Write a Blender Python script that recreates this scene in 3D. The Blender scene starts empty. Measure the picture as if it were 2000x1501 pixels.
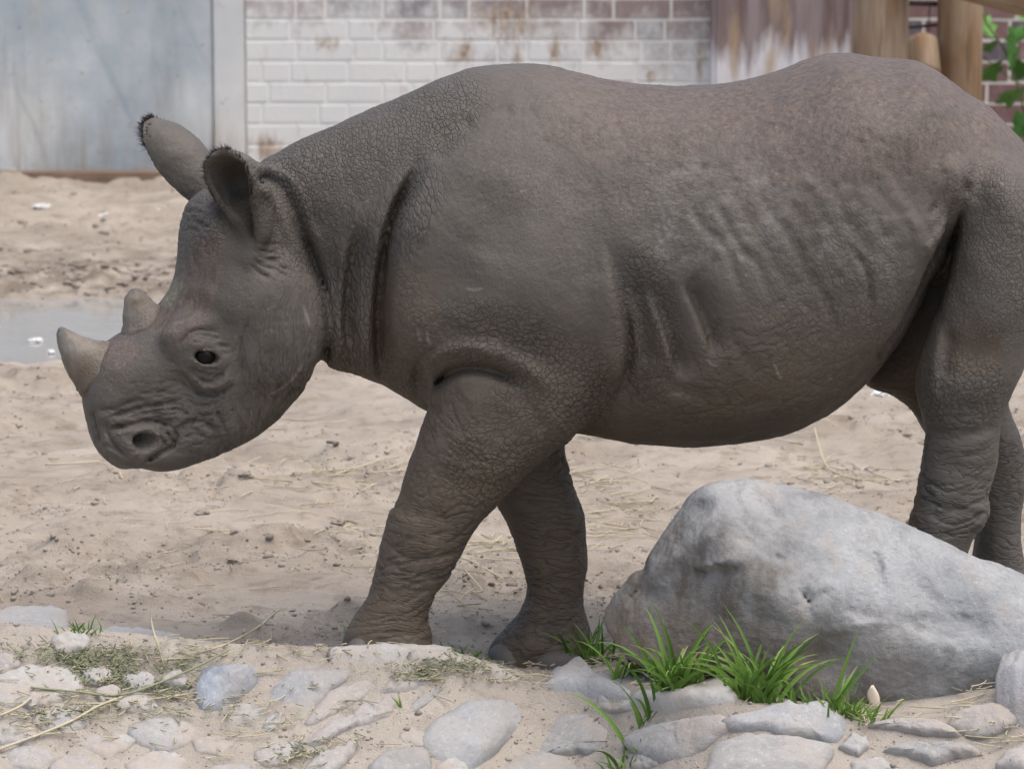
import bpy, bmesh, math, random, time
import numpy as np
from mathutils import Vector
T0 = time.time()
random.seed(7)
RNG = np.random.default_rng(7)
SC = bpy.context.scene
COL = SC.collection

# ------------------------------------------------------------------ camera, world, sun, exposure
FPX = 8000.0                       # focal length in photo pixels (photo is 2000 x 1501)
CAM = np.array([0.0, -8.0, 1.93])
PITCH = math.atan(1370.5 / FPX)
cam_d = bpy.data.cameras.new('camera')
cam = bpy.data.objects.new('camera', cam_d); COL.objects.link(cam)
cam.location = CAM
cam.rotation_euler = (math.pi / 2 - PITCH, 0, 0)
cam_d.sensor_width = 36.0
cam_d.lens = 36.0 * FPX / 2000.0
cam_d.clip_start = 0.1; cam_d.clip_end = 1000.0
cam_d.dof.use_dof = True
cam_d.dof.focus_distance = 7.9
cam_d.dof.aperture_fstop = 9.0
SC.camera = cam

SUN_EL, SUN_AZ = math.radians(70), math.radians(128)     # azimuth: where the light comes from, clockwise from +Y
world = bpy.data.worlds.new('World'); SC.world = world; world.use_nodes = True
wn = world.node_tree.nodes; wl = world.node_tree.links
sky = wn.new('ShaderNodeTexSky'); sky.sky_type = 'NISHITA'; sky.sun_disc = False
sky.sun_elevation = SUN_EL; sky.sun_rotation = SUN_AZ
sky.air_density = 1.0; sky.dust_density = 4.5; sky.ozone_density = 0.5
wl.new(sky.outputs[0], wn['Background'].inputs[0])
wn['Background'].inputs[1].default_value = 0.15
sun_d = bpy.data.lights.new('sun', 'SUN'); sun_d.energy = 1.3; sun_d.angle = math.radians(75)
sun_d.color = (1.0, 0.975, 0.90)
sun = bpy.data.objects.new('sun', sun_d); COL.objects.link(sun)
_sd = Vector((math.sin(SUN_AZ) * math.cos(SUN_EL), math.cos(SUN_AZ) * math.cos(SUN_EL), math.sin(SUN_EL)))
sun.rotation_euler = _sd.to_track_quat('Z', 'Y').to_euler()
SC.view_settings.view_transform = 'Standard'; SC.view_settings.look = 'None'
SC.view_settings.gamma = 1.0; SC.view_settings.use_curve_mapping = False
SC.view_settings.exposure = 0.66

# ------------------------------------------------------------------ photo pixels <-> world
_f = np.array([0, math.cos(PITCH), -math.sin(PITCH)]); _u = np.array([0, math.sin(PITCH), math.cos(PITCH)])
def rays(px, py):
    px = np.asarray(px, float); py = np.asarray(py, float)
    a = (px - 1000.0) / FPX; b = -(py - 750.5) / FPX
    return np.stack([a, _f[1] + b * _u[1], _f[2] + b * _u[2]], -1)
def on_plane(px, py, Y=0.0):
    d = rays(px, py); t = (Y - CAM[1]) / d[..., 1]
    return CAM + d * t[..., None]
def on_floor(px, py, z=0.0):
    d = rays(px, py); t = (z - CAM[2]) / d[..., 2]
    return CAM + d * t[..., None]
def project(p):
    q = p - CAM.astype(p.dtype)
    dep = q[..., 1] * _f[1] + q[..., 2] * _f[2]
    v = q[..., 1] * _u[1] + q[..., 2] * _u[2]
    return 1000.0 + FPX * q[..., 0] / dep, 750.5 - FPX * v / dep

# ------------------------------------------------------------------ numeric helpers
def hash3(i, j, k, s=0):
    h = (i.astype(np.int64) * 73856093) ^ (j.astype(np.int64) * 19349663) ^ (k.astype(np.int64) * 83492791) ^ (s * 2654435761)
    h = (h ^ (h >> 13)) * 1274126177 & 0xffffffff
    h = (h ^ (h >> 16)) * 2246822519 & 0xffffffff
    return ((h ^ (h >> 15)) & 0xffffff).astype(np.float32) / np.float32(0xffffff)
def vnoise(p, s=0):
    """value noise, p (n,3) -> about -1..1"""
    i = np.floor(p).astype(np.int64); f = (p - i).astype(np.float32); f = f * f * f * (f * (f * 6 - 15) + 10)
    r = 0
    for a in (0, 1):
        for b in (0, 1):
            for c in (0, 1):
                w = (f[:, 0] if a else 1 - f[:, 0]) * (f[:, 1] if b else 1 - f[:, 1]) * (f[:, 2] if c else 1 - f[:, 2])
                r = r + w * hash3(i[:, 0] + a, i[:, 1] + b, i[:, 2] + c, s)
    return r * 2 - 1
def fbm(p, oct=4, s=0, gain=0.5):
    r = 0; a = 1.0
    for o in range(oct):
        r = r + a * vnoise(p * (2.03 ** o) + 17.3 * o, s + o); a *= gain
    return r
def worley(p, s=0):
    """3D Worley: F1, F2 (n,)"""
    i = np.floor(p).astype(np.int64); f = (p - i).astype(np.float32)
    F1 = np.full(len(p), 9.0, np.float32); F2 = F1.copy()
    for a in (-1, 0, 1):
        for b in (-1, 0, 1):
            for c in (-1, 0, 1):
                x = i[:, 0] + a; y = i[:, 1] + b; z = i[:, 2] + c
                d = (a + hash3(x, y, z, s) - f[:, 0]) ** 2 + (b + hash3(x, y, z, s + 11) - f[:, 1]) ** 2 + (c + hash3(x, y, z, s + 23) - f[:, 2]) ** 2
                m = d < F1
                F2 = np.where(m, F1, np.minimum(F2, d)); F1 = np.where(m, d, F1)
    return np.sqrt(F1), np.sqrt(F2)
def sstep(a, b, x):
    t = np.clip((x - a) / (b - a), 0, 1); return t * t * (3 - 2 * t)
def catmull(pts, n=8, closed=False):
    P = np.asarray(pts, float)
    if closed: Q = np.vstack([P[-1:], P, P[:2]])
    else: Q = np.vstack([2 * P[0] - P[1], P, 2 * P[-1] - P[-2]])
    out = []
    t = np.linspace(0, 1, n, endpoint=False)[:, None]
    for i in range(len(Q) - 3):
        a, b, c, d = Q[i:i + 4]
        out.append(0.5 * (2 * b + (c - a) * t + (2 * a - 5 * b + 4 * c - d) * t ** 2 + (3 * b - a - 3 * c + d) * t ** 3))
    r = np.vstack(out)
    return r if closed else np.vstack([r, P[-1:]])
def seg_dist(X, Y, poly, closed):
    """distance of points to a polyline, and the parameter 0..1 of the nearest point"""
    best = np.full(X.shape, 1e9); par = np.zeros(X.shape)
    n = len(poly); m = n if closed else n - 1
    for i in range(m):
        a = poly[i]; b = poly[(i + 1) % n]; d = b - a; L = d @ d + 1e-12
        t = np.clip(((X - a[0]) * d[0] + (Y - a[1]) * d[1]) / L, 0, 1)
        q = (X - a[0] - t * d[0]) ** 2 + (Y - a[1] - t * d[1]) ** 2
        k = q < best
        best = np.where(k, q, best); par = np.where(k, (i + t) / m, par)
    return np.sqrt(best), par
def inside(X, Y, poly):
    r = np.zeros(X.shape, bool); n = len(poly)
    for i in range(n):
        x1, y1 = poly[i]; x2, y2 = poly[(i + 1) % n]
        if y1 == y2: continue
        c = ((y1 > Y) != (y2 > Y)) & (X < (x2 - x1) * (Y - y1) / (y2 - y1) + x1)
        r ^= c
    return r
def blur2(a, r):
    for _ in range(2):
        for ax in (0, 1):
            k = 2 * r + 1
            pad = [(r + 1, r) if i == ax else (0, 0) for i in (0, 1)]
            c = np.cumsum(np.pad(a, pad, mode='edge'), axis=ax)
            a = (np.take(c, range(k, c.shape[ax]), ax) - np.take(c, range(0, c.shape[ax] - k), ax)) / k
    return a
def idw(X, Y, ctrl, sig):
    num = 0; den = 1e-9
    for (x, y, v) in ctrl:
        w = 1.0 / (((X - x) ** 2 + (Y - y) ** 2) + sig * sig) ** 1.5
        num = num + w * v; den = den + w
    return num / den

class Field:
    """a signed field on a regular grid that grows by smooth unions"""
    def __init__(s, lo, hi, h):
        s.lo = np.array(lo, float); s.h = h
        s.n = np.ceil((np.array(hi) - s.lo) / h).astype(int) + 1
        s.F = np.full(s.n, 1.0, np.float32)
        s.ax = [s.lo[i] + h * np.arange(s.n[i]) for i in range(3)]
    def box(s, lo, hi):
        a = np.maximum(np.floor((np.array(lo) - s.lo) / s.h).astype(int), 0)
        b = np.minimum(np.ceil((np.array(hi) - s.lo) / s.h).astype(int) + 1, s.n)
        return tuple(slice(a[i], b[i]) for i in range(3))
    def blend(s, sl, f, k, sub=False):
        g = s.F[sl]
        if sub:
            h = np.clip(0.5 + 0.5 * (-g - f) / k, 0, 1)
            s.F[sl] = -(-g * (1 - h) + f * h - k * h * (1 - h))
        else:
            h = np.clip(0.5 + 0.5 * (g - f) / k, 0, 1)
            s.F[sl] = g * (1 - h) + f * h - k * h * (1 - h)
    def slab(s, poly_px, Y, wctrl, rctrl, k, yaw=0.0, piv=(0, 0), n=2.2, blur=2, floor=None, sig=0.05, sub=False):
        """a traced side outline (photo px) swelled to real thickness about a vertical plane.
        wctrl: (px, py, half width); rctrl: (px, py, rounding radius)"""
        c, sn = math.cos(yaw), math.sin(yaw)
        def tr(q):
            q = np.asarray(q, float); d = rays(q[:, 0], q[:, 1])
            if yaw == 0: t = (Y - CAM[1]) / d[:, 1]
            else:
                nrm = np.array([-sn, c, 0]); p0 = np.array([piv[0], piv[1], 0.0])
                t = ((p0 - CAM) @ nrm) / (d @ nrm)
            w = CAM + d * t[:, None]
            return np.stack([(w[:, 0] - piv[0]) * c + (w[:, 1] - (piv[1] if yaw else w[:, 1])) * sn, w[:, 2]], -1)
        poly = tr(catmull(poly_px, 5, True))
        W = [(*tr([q[:2]])[0], q[2]) for q in wctrl]; R = [(*tr([q[:2]])[0], q[2]) for q in rctrl]
        wm = max(q[2] for q in wctrl); m = 0.06 + k
        lo2 = poly.min(0) - m; hi2 = poly.max(0) + m
        h = s.h
        gx = np.arange(lo2[0], hi2[0] + h, h); gz = np.arange(lo2[1], hi2[1] + h, h)
        GX, GZ = np.meshgrid(gx, gz, indexing='ij')
        D, _ = seg_dist(GX, GZ, poly, True)
        D = np.where(inside(GX, GZ, poly), D, -D)
        D = blur2(D, blur)
        Wm = idw(GX, GZ, W, sig); Rm = idw(GX, GZ, R, sig)
        U = np.clip(1 - D / Rm, 0, None)
        S = np.minimum(Rm, Wm)
        Un = U ** n
        if yaw == 0:
            sl = s.box((lo2[0] + piv[0], Y - wm - m, lo2[1]), (hi2[0] + piv[0], Y + wm + m, hi2[1]))
            X = s.ax[0][sl[0]] - piv[0]; Yv = s.ax[1][sl[1]] - Y; Z = s.ax[2][sl[2]]
            ix = np.clip(np.round((X - gx[0]) / h).astype(int), 0, len(gx) - 1); iz = np.clip(np.round((Z - gz[0]) / h).astype(int), 0, len(gz) - 1)
            fx = (X - gx[0]) / h; fz = (Z - gz[0]) / h
            def res(A):
                i0 = np.clip(np.floor(fx).astype(int), 0, len(gx) - 2); tx = np.clip(fx - i0, 0, 1)[:, None]
                k0 = np.clip(np.floor(fz).astype(int), 0, len(gz) - 2); tz = np.clip(fz - k0, 0, 1)[None]
                return ((A[i0][:, k0] * (1 - tx) + A[i0 + 1][:, k0] * tx) * (1 - tz) + (A[i0][:, k0 + 1] * (1 - tx) + A[i0 + 1][:, k0 + 1] * tx) * tz).astype(np.float32)
            un, wv, sv = res(Un), res(Wm), res(S)
            V = np.abs(Yv).astype(np.float32)[None, :, None] / wv[:, None, :]
            f = ((un[:, None, :] + V ** n) ** (1.0 / n) - 1) * sv[:, None, :]
            if floor is not None: f = np.maximum(f, (floor - Z).astype(np.float32)[None, None, :])
        else:
            cs = [(lo2[0], -wm - m), (lo2[0], wm + m), (hi2[0], -wm - m), (hi2[0], wm + m)]
            wx = [piv[0] + a * c - b * sn for a, b in cs]; wy = [piv[1] + a * sn + b * c for a, b in cs]
            sl = s.box((min(wx), min(wy), lo2[1]), (max(wx), max(wy), hi2[1]))
            X = s.ax[0][sl[0]][:, None] - piv[0]; Yv = s.ax[1][sl[1]][None] - piv[1]; Z = s.ax[2][sl[2]]
            A = X * c + Yv * sn; B = -X * sn + Yv * c            # along, across  (nx,ny)
            fa = np.clip((A - gx[0]) / h, 0, len(gx) - 1.001); i0 = fa.astype(int); ta = (fa - i0)[..., None]
            fz = np.clip((Z - gz[0]) / h, 0, len(gz) - 1.001); k0 = fz.astype(int); tz = (fz - k0)[None, None]
            def res(Q):
                q0 = Q[i0]; q1 = Q[i0 + 1]; q = q0 * (1 - ta) + q1 * ta
                return (q[..., k0] * (1 - tz) + q[..., np.minimum(k0 + 1, len(gz) - 1)] * tz).astype(np.float32)
            un, wv, sv = res(Un), res(Wm), res(S)
            V = np.abs(B).astype(np.float32)[..., None] / wv
            f = ((un + V ** n) ** (1.0 / n) - 1) * sv
        s.blend(sl, f, k, sub)
    def ellipsoid(s, c, r, k, R=None, sub=False):
        c = np.asarray(c, float); r = np.asarray(r, float); m = r.max() + max(k, 0.01) + 0.02
        sl = s.box(c - m, c + m)
        X = s.ax[0][sl[0]][:, None, None] - c[0]; Y = s.ax[1][sl[1]][None, :, None] - c[1]; Z = s.ax[2][sl[2]][None, None] - c[2]
        if R is None: a, b, d = X / r[0], Y / r[1], Z / r[2]
        else:
            a, b, d = [(X * R[i][0] + Y * R[i][1] + Z * R[i][2]) / r[i] for i in range(3)]
        k0 = np.sqrt(a * a + b * b + d * d); k1 = np.sqrt((a / r[0]) ** 2 + (b / r[1]) ** 2 + (d / r[2]) ** 2) + 1e-9
        f = np.where(k0 < 0.05, -r.min(), k0 * (k0 - 1) / k1).astype(np.float32)
        s.blend(sl, f, k, sub)
    def tube(s, pts, rad, k, sub=False):
        pts = np.asarray(pts, float); rad = np.asarray(rad, float); m = rad.max() + k + 0.02
        sl = s.box(pts.min(0) - m, pts.max(0) + m)
        X = s.ax[0][sl[0]][:, None, None]; Y = s.ax[1][sl[1]][None, :, None]; Z = s.ax[2][sl[2]][None, None]
        f = None
        for i in range(len(pts) - 1):
            a = pts[i]; d = pts[i + 1] - a; L = d @ d + 1e-12
            t = np.clip(((X - a[0]) * d[0] + (Y - a[1]) * d[1] + (Z - a[2]) * d[2]) / L, 0, 1)
            q = np.sqrt((X - a[0] - t * d[0]) ** 2 + (Y - a[1] - t * d[1]) ** 2 + (Z - a[2] - t * d[2]) ** 2) - (rad[i] + t * (rad[i + 1] - rad[i]))
            f = q if f is None else np.minimum(f, q)
        s.blend(sl, f.astype(np.float32), k, sub)
    def cloud(s, pts, rad, k):
        """union with a dense cloud of small balls (thin sheets such as ears)"""
        from mathutils.kdtree import KDTree
        kd = KDTree(len(pts))
        for i, p in enumerate(pts): kd.insert(p, i)
        kd.balance()
        m = max(rad) + k + 3 * s.h
        sl = s.box(np.min(pts, 0) - m, np.max(pts, 0) + m)
        X, Y, Z = np.meshgrid(s.ax[0][sl[0]], s.ax[1][sl[1]], s.ax[2][sl[2]], indexing='ij')
        q = np.stack([X, Y, Z], -1).reshape(-1, 3)
        f = np.empty(len(q), np.float32); rad = list(rad)
        fd = kd.find
        for i, p in enumerate(q.tolist()):
            _, j, d = fd(p); f[i] = d - rad[j]
        s.blend(sl, f.reshape(X.shape), k)
    def at(s, p):
        g = np.clip((np.asarray(p, float) - s.lo) / s.h, 0, s.n - 1.001); i = g.astype(int); t = g - i
        r = 0
        for a in (0, 1):
            for b in (0, 1):
                for c in (0, 1):
                    w = (t[..., 0] if a else 1 - t[..., 0]) * (t[..., 1] if b else 1 - t[..., 1]) * (t[..., 2] if c else 1 - t[..., 2])
                    r = r + w * s.F[i[..., 0] + a, i[..., 1] + b, i[..., 2] + c]
        return r
    def grad(s, p, e=None):
        e = e or s.h; p = np.asarray(p, float)
        g = np.stack([s.at(p + e * v) - s.at(p - e * v) for v in np.eye(3)], -1)
        return g / (np.linalg.norm(g, axis=-1, keepdims=True) + 1e-9)
    def hit(s, px, py):
        """first point of the surface along the view ray through a photo pixel"""
        d = rays(px, py); d = d / np.linalg.norm(d)
        t = np.arange(6.8, 9.4, s.h * 0.4); p = CAM + d * t[:, None]
        inb = np.all((p > s.lo) & (p < s.lo + s.h * (s.n - 1)), 1)
        f = np.where(inb, s.at(p), 1.0); k = np.argmax(f < 0)
        return p[k]
    def normalise(s):
        g = np.gradient(s.F, s.h); m = np.sqrt(g[0] ** 2 + g[1] ** 2 + g[2] ** 2)
        s.F = s.F / np.clip(m, 0.35, 3.0)
    def mesh(s):
        F = s.F; neg = F < 0; n = F.shape
        c = [neg[a:n[0] - 1 + a, b:n[1] - 1 + b, d:n[2] - 1 + d] for a in (0, 1) for b in (0, 1) for d in (0, 1)]
        anyv = c[0].copy(); allv = c[0].copy()
        for q in c[1:]: anyv |= q; allv &= q
        I = np.argwhere(anyv & ~allv)
        ids = np.full(anyv.shape, -1, np.int32); ids[I[:, 0], I[:, 1], I[:, 2]] = np.arange(len(I), dtype=np.int32)
        off = [(a, b, d) for a in (0, 1) for b in (0, 1) for d in (0, 1)]
        val = [F[I[:, 0] + a, I[:, 1] + b, I[:, 2] + d] for a, b, d in off]
        acc = np.zeros((len(I), 3)); cnt = np.zeros(len(I))
        for i in range(8):
            for j in range(i + 1, 8):
                df = [abs(off[i][q] - off[j][q]) for q in range(3)]
                if sum(df) != 1: continue
                m = (val[i] < 0) != (val[j] < 0)
                t = np.where(m, val[i] / np.where(m, val[i] - val[j], 1), 0)
                for q in range(3):
                    acc[:, q] += np.where(m, off[i][q] + t * (off[j][q] - off[i][q]), 0)
                cnt += m
        V = s.lo + s.h * (I + acc / cnt[:, None])
        Q = []
        for ax in range(3):
            sl0 = [slice(None)] * 3; sl1 = [slice(None)] * 3
            sl0[ax] = slice(0, n[ax] - 1); sl1[ax] = slice(1, n[ax])
            a = neg[tuple(sl0)]; b = neg[tuple(sl1)]
            E = np.argwhere(a != b); o1, o2 = [(1, 2), (2, 0), (0, 1)][ax]
            ok = (E[:, o1] > 0) & (E[:, o2] > 0) & (E[:, o1] < n[o1] - 1) & (E[:, o2] < n[o2] - 1); E = E[ok]
            fl = a[E[:, 0], E[:, 1], E[:, 2]]
            def cid(d1, d2):
                e = E.copy(); e[:, o1] += d1; e[:, o2] += d2; return ids[e[:, 0], e[:, 1], e[:, 2]]
            q = np.stack([cid(-1, -1), cid(0, -1), cid(0, 0), cid(-1, 0)], 1)
            q[~fl] = q[~fl][:, ::-1]
            Q.append(q)
        return V, np.vstack(Q)

class Map2:
    """relief painted in the side view of a body: a sum of soft strokes"""
    def __init__(s, x0, y0, x1, y1, st=2.0):
        s.x0, s.y0, s.st = x0, y0, st
        s.X, s.Y = np.meshgrid(np.arange(x0, x1, st), np.arange(y0, y1, st), indexing='ij')
        s.G = np.zeros(s.X.shape)
    def stroke(s, pts, amp, sig, lip=0.0, lipoff=0.0, taper=0.18, sm=5, wide=None):
        P = catmull(pts, sm) if len(pts) > 2 else np.asarray(pts, float)
        m = 3.2 * max(sig, wide or 0) + abs(lipoff)
        lo = P.min(0) - m; hi = P.max(0) + m
        a = np.maximum(((lo - [s.x0, s.y0]) / s.st).astype(int), 0); b = ((hi - [s.x0, s.y0]) / s.st).astype(int) + 2
        sl = (slice(a[0], max(b[0], 0)), slice(a[1], max(b[1], 0)))
        X, Y = s.X[sl], s.Y[sl]
        if X.size == 0: return
        d, t = seg_dist(X, Y, P, False)
        w = sstep(0, taper, t) * sstep(0, taper, 1 - t) if taper > 0 else 1.0
        if wide:            # gentle on the left of the stroke's direction, steep on the right
            q = np.clip((t * (len(P) - 1)).astype(int), 0, len(P) - 2); dx = P[q + 1] - P[q]
            left = (X - P[q][..., 0]) * dx[..., 1] - (Y - P[q][..., 1]) * dx[..., 0]
            sg = np.where(left > 0, wide, sig)
        else: sg = sig
        s.G[sl] += amp * w * np.exp(-(d / sg) ** 2)
        if lip: s.G[sl] += -lip * w * np.exp(-((d - lipoff) / sig) ** 2)
    def blob(s, x, y, rx, ry, amp, rot=0):
        c, n = math.cos(rot), math.sin(rot)
        u = ((s.X - x) * c + (s.Y - y) * n) / rx; v = (-(s.X - x) * n + (s.Y - y) * c) / ry
        s.G += amp * np.exp(-(u * u + v * v))
    def get(s, px, py):
        a = np.clip((px - s.x0) / s.st, 0, s.G.shape[0] - 1.001); b = np.clip((py - s.y0) / s.st, 0, s.G.shape[1] - 1.001)
        i = a.astype(int); j = b.astype(int); t = a - i; u = b - j; G = s.G
        return (G[i, j] * (1 - t) + G[i + 1, j] * t) * (1 - u) + (G[i, j + 1] * (1 - t) + G[i + 1, j + 1] * t) * u

# ------------------------------------------------------------------ Blender helpers
def make_mesh(name, V, Q, smooth=True):
    me = bpy.data.meshes.new(name)
    V = np.asarray(V, np.float32)
    if isinstance(Q, np.ndarray):
        k = Q.shape[1]
        me.vertices.add(len(V)); me.vertices.foreach_set('co', V.ravel())
        me.loops.add(Q.size); me.loops.foreach_set('vertex_index', Q.astype(np.int32).ravel())
        me.polygons.add(len(Q)); me.polygons.foreach_set('loop_start', np.arange(0, Q.size, k, dtype=np.int32))
        me.update(calc_edges=True)
    else:
        me.from_pydata(V.tolist(), [], Q); me.update()
    if smooth: me.polygons.foreach_set('use_smooth', np.ones(len(me.polygons), bool))
    return me
def obj(name, me, mat=None, parent=None, loc=None):
    o = bpy.data.objects.new(name, me); COL.objects.link(o)
    if mat is not None and me is not None and not me.materials: me.materials.append(mat)
    if parent is not None: o.parent = parent
    if loc is not None: o.location = loc
    return o
def tag(o, label=None, cat=None, group=None, kind=None):
    for k, v in (('label', label), ('category', cat), ('group', group), ('kind', kind)):
        if v is not None: o[k] = v
    return o
def attr(me, name, v):
    a = me.attributes.new(name, 'FLOAT', 'POINT'); a.data.foreach_set('value', np.asarray(v, np.float32))

class NT:
    """short-hand for node materials"""
    def __init__(s, name, rough=0.8):
        s.m = bpy.data.materials.new(name); s.m.use_nodes = True; s.t = s.m.node_tree; s.N = s.t.nodes; s.L = s.t.links
        s.b = s.N['Principled BSDF']; s.b.inputs['Roughness'].default_value = rough
        s.b.inputs['Specular IOR Level'].default_value = 0.3
    def n(s, typ, **kw):
        x = s.N.new('ShaderNode' + typ)
        for k, v in kw.items():
            if k.startswith('i_'): s.put(x.inputs[k[2:].replace('_', ' ')], v)
            else: setattr(x, k, v)
        return x
    def put(s, sock, v):
        if isinstance(v, bpy.types.NodeSocket): s.L.new(v, sock)
        else: sock.default_value = v
    def pos(s): return s.n('NewGeometry').outputs['Position']
    def objc(s): return s.n('TexCoord').outputs['Object']
    def rnd(s): return s.n('ObjectInfo').outputs['Random']
    def attr(s, name): return s.n('Attribute', attribute_name=name).outputs['Fac']
    def map(s, vec, scale=(1, 1, 1), rot=(0, 0, 0), loc=(0, 0, 0)):
        m = s.n('Mapping'); s.L.new(vec, m.inputs[0])
        m.inputs['Scale'].default_value = scale; m.inputs['Rotation'].default_value = rot; m.inputs['Location'].default_value = loc
        return m.outputs[0]
    def noise(s, vec, scale, detail=4, rough=0.55, dist=0.0):
        x = s.n('TexNoise'); s.L.new(vec, x.inputs['Vector']); x.inputs['Scale'].default_value = scale
        x.inputs['Detail'].default_value = detail; x.inputs['Roughness'].default_value = rough; x.inputs['Distortion'].default_value = dist
        return x.outputs['Fac']
    def vor(s, vec, scale, feature='F1', rand=1.0):
        x = s.n('TexVoronoi', feature=feature); s.L.new(vec, x.inputs['Vector']); x.inputs['Scale'].default_value = scale
        x.inputs['Randomness'].default_value = rand
        return x.outputs['Distance']
    def ramp(s, v, a, b, c=0.0, d=1.0, clamp=True):
        x = s.n('MapRange', clamp=clamp); s.put(x.inputs[0], v)
        for i, q in enumerate((a, b, c, d)): s.put(x.inputs[1 + i], q)
        return x.outputs[0]
    def math(s, op, a, b=0.0, c=0.0):
        x = s.n('Math', operation=op); s.put(x.inputs[0], a); s.put(x.inputs[1], b); s.put(x.inputs[2], c); return x.outputs[0]
    def mix(s, f, a, b, mode='MIX'):
        x = s.n('Mix', data_type='RGBA', blend_type=mode)
        s.put(x.inputs[0], f)
        for sock, v in ((x.inputs[6], a), (x.inputs[7], b)):
            s.put(sock, v if isinstance(v, bpy.types.NodeSocket) else (*v, 1.0) if len(v) == 3 else v)
        return x.outputs[2]
    def bump(s, h, dist=0.01, strength=1.0, normal=None):
        x = s.n('Bump'); s.put(x.inputs['Height'], h); x.inputs['Distance'].default_value = dist; x.inputs['Strength'].default_value = strength
        if normal is not None: s.L.new(normal, x.inputs['Normal'])
        s.L.new(x.outputs[0], s.b.inputs['Normal']); return x.outputs[0]
    def col(s, c): s.put(s.b.inputs['Base Color'], c if isinstance(c, bpy.types.NodeSocket) else (*c, 1.0)); return s.m
def hexlin(r, g, b):
    f = lambda c: (c / 255 / 12.92) if c <= 10 else ((c / 255 + 0.055) / 1.055) ** 2.4
    return (f(r), f(g), f(b))
# ------------------------------------------------------------------ the ground
def crest_y(x): return -0.30 + 0.02 * np.sin(2.1 * x + .5) - .42 * sstep(.08, .42, x)
_cpx = np.array([-400,0,120,330,540,690,800,880,960,1060,1150,1300,1500,1700,1850,2000,2500])
_cpy = np.array([1215,1212,1222,1240,1256,1268,1272,1282,1316,1334,1338,1352,1374,1392,1380,1345,1330])
_cY = crest_y((_cpx - 1000) / 1020.0)
_cw = on_plane(_cpx, _cpy, _cY)
def crest_z(x): return np.interp(x, _cw[:, 0], _cw[:, 2])
PUD = (-2.2, 4.38, 1.5, 0.67)      # the puddle: centre x, y, radii
FEET = [(on_plane(755,1300,-.185)[0], -.185, .035), (on_plane(1055,1290,.06)[0], .06, 0.0), (on_plane(1815,1340,-.17)[0], -.17, 0.0), (on_plane(1945,1280,.17)[0], .17, 0.0)]
def ground_h(x, y, detail=True):
    cy = crest_y(x); cz = crest_z(x); d = y - cy
    back = cz * np.exp(-np.clip(d, 0, None) ** 2 / (.0105 + .09 * sstep(.08, .42, x)))
    front = cz - np.clip(-d, 0, None) * .53 - .02 * sstep(0, .1, -d)
    front = np.maximum(front, -.75)
    z = np.where(d > 0, back, front)
    if detail:
        p = np.stack([x, y, np.zeros_like(x)], 1)
        far = sstep(-.25, .2, d)
        n = .020 * fbm(p * [1.3, 2.4, 1], 3, 3) + .016 * fbm(p * [5, 7.5, 1], 3, 13)
        lump = np.clip(fbm(p * [9, 15, 1], 3, 23), 0, None); patch = sstep(-.1, .5, fbm(p * [2.2, 3.2, 1] + 5, 2, 33))
        n = n + .030 * lump * patch - .010 * np.clip(-fbm(p * [14, 22, 1], 2, 43), 0, None) + .007 * (1 - np.abs(fbm(p * [18, 26, 1], 2, 83))) * patch
        n2 = .004 * fbm(p * 9, 3, 53)
        nn = far * n + (1 - far) * n2
        for fx, fy, fz in FEET: nn = nn * (1 - np.exp(-((x - fx) ** 2 + (y - fy) ** 2) / .014))
        u = (((x - PUD[0]) / PUD[2]) ** 4 + ((y - PUD[1]) / PUD[3]) ** 4) ** .25 + .05 * fbm(p * [3, 5, 1], 2, 63)
        pit = sstep(1.25, .9, u)
        nn = nn * (1 - .8 * pit) - .075 * pit
        rim = np.exp(-((u - 1.35) / .16) ** 2) * sstep(4.3, 4.8, y)
        nn = nn + rim * .010 * (1 + fbm(p * [6, 9, 1], 3, 73))
        z = z + nn - .030 * np.exp(-((x - FEET[1][0]) ** 2 + (y - FEET[1][1]) ** 2) / .03)
    return z
def grid_mesh(name, xs, ys):
    X, Y = np.meshgrid(xs, ys, indexing='ij')
    z = ground_h(X.ravel(), Y.ravel())
    n, m = len(xs), len(ys); I = np.arange(n * m).reshape(n, m)
    Q = np.stack([I[:-1, :-1], I[1:, :-1], I[1:, 1:], I[:-1, 1:]], -1).reshape(-1, 4)
    return make_mesh(name, np.stack([X.ravel(), Y.ravel(), z], 1), Q)
xs = np.concatenate([[-300,-80,-25,-10,-5,-3.4], np.linspace(-2.6, 2.6, 560), [3.4,5,10,25,80,300]])
ys = [-.24]
while ys[-1] < 8.6: ys.append(ys[-1] + .0075 + .0024 * max(ys[-1], 0))
ys = np.concatenate([ys, [9.5,12,20,50,120,300]])
SAND_A, SAND_B, SAND_D = (.375,.330,.278), (.270,.230,.188), (.155,.124,.095)
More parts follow.
